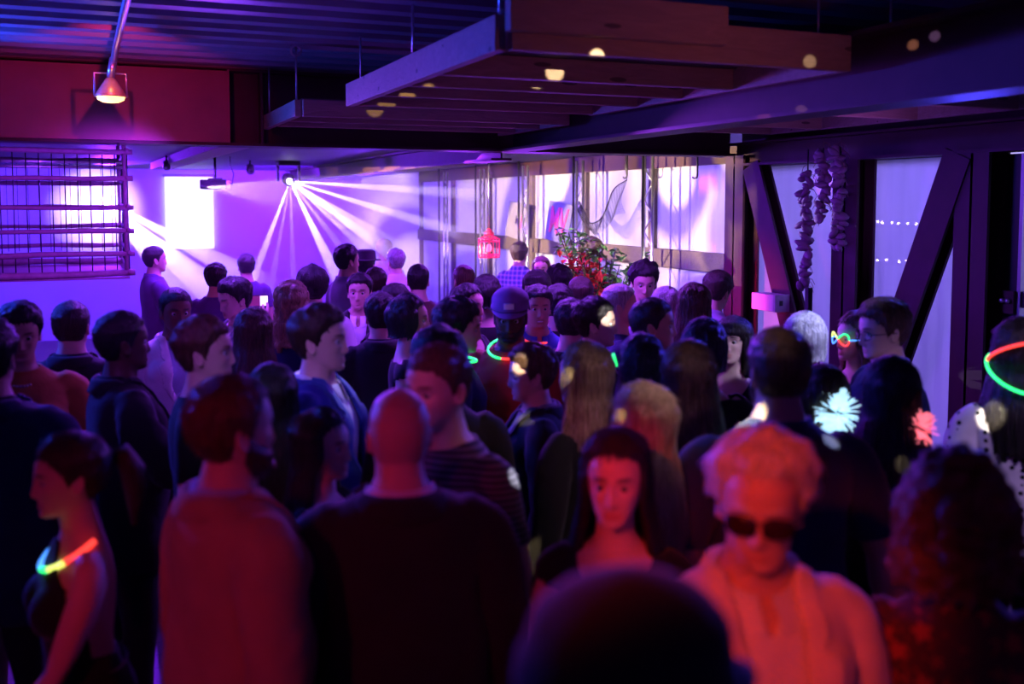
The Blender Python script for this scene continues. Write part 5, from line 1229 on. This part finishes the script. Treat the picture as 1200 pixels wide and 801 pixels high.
for i in range(16): a = 2 * math.pi * i / 16; MB().tube([(.115 * math.cos(a), .115 * math.sin(a), 1.56), (.115 * math.cos(a), .115 * math.sin(a), 1.76), (.03 * math.cos(a), .03 * math.sin(a), 1.80)], .0035, 5).build('wire', PK, ln, True)
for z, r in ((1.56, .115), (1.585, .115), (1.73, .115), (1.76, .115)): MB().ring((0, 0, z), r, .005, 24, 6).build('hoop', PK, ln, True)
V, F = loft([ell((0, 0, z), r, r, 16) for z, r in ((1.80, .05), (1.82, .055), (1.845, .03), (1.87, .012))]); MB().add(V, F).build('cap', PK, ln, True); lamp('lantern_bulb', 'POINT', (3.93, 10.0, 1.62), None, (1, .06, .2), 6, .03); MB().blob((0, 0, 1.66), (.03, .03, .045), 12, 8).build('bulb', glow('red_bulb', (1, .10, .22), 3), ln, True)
pb = cloth('board_print', (.22, .20, .46))
def letters(t, parent, mat, loc, size, lab=None, roll=0):
    c = bpy.data.curves.new('lettering', 'FONT'); c.body = t; c.size = size; c.extrude = .004; c.offset = size * .012; c.align_x = 'CENTER'; c.align_y = 'CENTER'; tmp = bpy.data.objects.new('tmp', c); C.objects.link(tmp); me = bpy.data.meshes.new_from_object(tmp.evaluated_get(bpy.context.evaluated_depsgraph_get())); bpy.data.objects.remove(tmp); o = link('lettering', me, mat, parent); o.location = loc; o.rotation_euler = (math.radians(90), roll, math.radians(-90)); o.scale = (.80, 1, 1); return o
for y, t1, lab in ((10.97, 'MV', 'tilted blue poster board with pink letters MV on the rail'), (12.27, 'N', 'tilted pale poster board with a dark N and red stroke on the rail')):
    b_ = thing('poster_board', lab, 'poster', (5.19, y, 1.69)); b_.rotation_euler = (math.radians(5), math.radians(6), 0)
    MB().box((-.006, -.33, -.02), (.006, .33, .46)).build('board', pb if t1 == 'MV' else cloth('pale_board', (.30, .27, .45)), b_)
    if t1 == 'MV': letters('MV', b_, plain('pink_ink', (.9, .06, .20), .5), (-.010, 0, .22), .46)
    else: letters('N', b_, plain('dark_ink', (.05, .04, .10), .5), (-.010, -.02, .22), .16); letters('I', b_, plain('pink_ink', (.9, .06, .20), .5), (-.010, -.17, .20), .22)
bx = thing('wall_box', 'white metal box mounted on the slanting brace', 'box', (5.03, 6.60, 1.35)); MB().box((-.07, -.17, -.07), (.07, .14, .065)).build('case', WHITEP, bx, bevel=.006); MB().box((-.072, -.172, -.072), (.072, -.14, .067)).build('end_cap', plain('grey_plastic', (.5, .5, .52), .5), bx, bevel=.004); MB().box((-.03, -.176, -.02), (.0, -.172, .02)).build('switch', BLACK, bx); MB().box((.07, -.06, -.04), (.10, .06, .04)).build('bracket', STEEL, bx)
pole = thing('short_post', 'thin dark post below the end of the shell garland', 'post', (4.95, 6.02, 0)); MB().box((-.02, -.02, 0), (.02, .02, 1.51)).build('shaft', BLACK, pole); MB().box((-.15, -.15, 0), (.15, .15, .03)).build('base', BLACK, pole)
# plant
px = thing('potted_plant', 'tall leafy plant with red flowers by the window rail', 'plant', (3.86, 7.35, 0)); rr = random.Random(5)
V, F = loft([ell((0, 0, z), r, r, 20) for z, r in ((0, .15), (.02, .17), (.42, .22), (.45, .235), (.45, .20), (.40, .19))]); MB().add(V, F).build('pot', plain('clay_pot', (.35, .14, .08), .8), px, True)
st = MB(); lf = MB(); fl_ = MB(); cen = np.array([0, 0, 1.66])
for k in range(34):
    a = rr.uniform(0, 6.28); e = rr.uniform(.05, .46); tip = np.array([e * math.cos(a), e * math.sin(a) * .6, 1.36 + rr.uniform(0, .56)]); mid = tip * (.35, .35, .7); st.tube([(rr.uniform(-.05, .05), rr.uniform(-.05, .05), .42), mid, tip], [.011, .008, .004], 5)
    for q in range(19):
        t = rr.uniform(.55, 1.05); p0 = mid + (tip - mid) * (t - .35) / .65 if t > .35 else mid; d = np.array([rr.gauss(0, 1), rr.gauss(0, 1), rr.gauss(-.1, .6)]); d /= np.linalg.norm(d); L = rr.uniform(.06, .115); w = L * .27; s = np.cross(d, (0, 0, 1)); s /= np.linalg.norm(s) + 1e-9; n_ = np.cross(s, d)
        M_ = fl_ if (rr.random() < .85 and p0[0] < -.0 and p0[2] < 1.72) else lf
        m1 = p0 + d * L * .5; M_.add([p0, m1 + s * w + n_ * .006, p0 + d * L - n_ * .01, m1 - s * w + n_ * .006, m1 - n_ * .008], [(0, 4, 1), (1, 4, 2), (2, 4, 3), (3, 4, 0)])
st.build('stems', plain('plant_stem', (.10, .07, .03), .8), px, True)
o = lf.build('foliage', plain('green_leaf', (.16, .42, .10), .45, 0, .5, .4, 12), px); o['kind'] = 'stuff'
o = fl_.build('blossom_petals', plain('red_petal', (.75, .03, .05), .5, 0, .4, .3, 12), px); o['kind'] = 'stuff'
lamp('plant_spot', 'SPOT', (3.0, 5.9, 2.55), (3.86, 7.3, 1.7), (1, .9, .7), 190, .03, 32, .7)  # unseen spot added to brighten the leaves
# ---------------------------------------------------------------- light rays in the haze above the stage
haze = MB().box((XL + .02, 7.9, .02), (XW - .55, YB - .05, 2.47)).build('haze', None); haze['kind'] = 'stuff'; haze['label'] = 'thin stage haze in the far half of the room'
m = bpy.data.materials.new('stage_haze'); m.use_nodes = True; nt = m.node_tree; nt.nodes.clear(); out = nt.nodes.new('ShaderNodeOutputMaterial'); vs = nt.nodes.new('ShaderNodeVolumeScatter'); vs.inputs['Density'].default_value = HAZE_D; vs.inputs['Color'].default_value = (.95, .95, 1, 1); vs.inputs['Anisotropy'].default_value = .35
nt.links.new(vs.outputs[0], out.inputs['Volume']); haze.data.materials.append(m)
def ray_cones(name, o, rays, L):
    mb = MB(); o = np.array(o)
    for x, y, z, p, a in rays:
        d = np.array((x, y, z)) - o; d = d / np.linalg.norm(d); r = L * math.tan(math.radians(a / 2)) * .92
        mb.tube([o + d * .05, o + d * L * .33, o + d * L * .66, o + d * L], [r * .02 + .004, r * .33, r * .66, r], 14)
    q = mb.build(name, None); q['kind'] = 'stuff'; q.data.materials.append(ray_m); return q
ray_m = m.copy(); ray_m.name = 'dense_haze'; [n for n in ray_m.node_tree.nodes if n.type == 'VOLUME_SCATTER'][0].inputs['Density'].default_value = RAY_D  # haze thickened only inside the cones so that the rays show
ray_cones('light_rays', (MH.x, MH.y - .12, MH.z), RAYS, 3.6)['label'] = 'fan of white light rays in the haze from the beam light'
ray_cones('light_rays', (.10, 14.0, 2.2), RAYS2, 4.2)['label'] = 'broad white light rays spreading from the cage side of the stage'
for x, y, z, p, a in RAYS: lamp('beam_ray', 'SPOT', (MH.x, MH.y - .12, MH.z), (x, y, z), (.62, .52, 1), p, .004, a, .35)
for x, y, z, p, a in RAYS2: lamp('stage_ray', 'SPOT', (.10, 14.0, 2.2), (x, y, z), (.62, .48, 1), p, .006, a, .4)
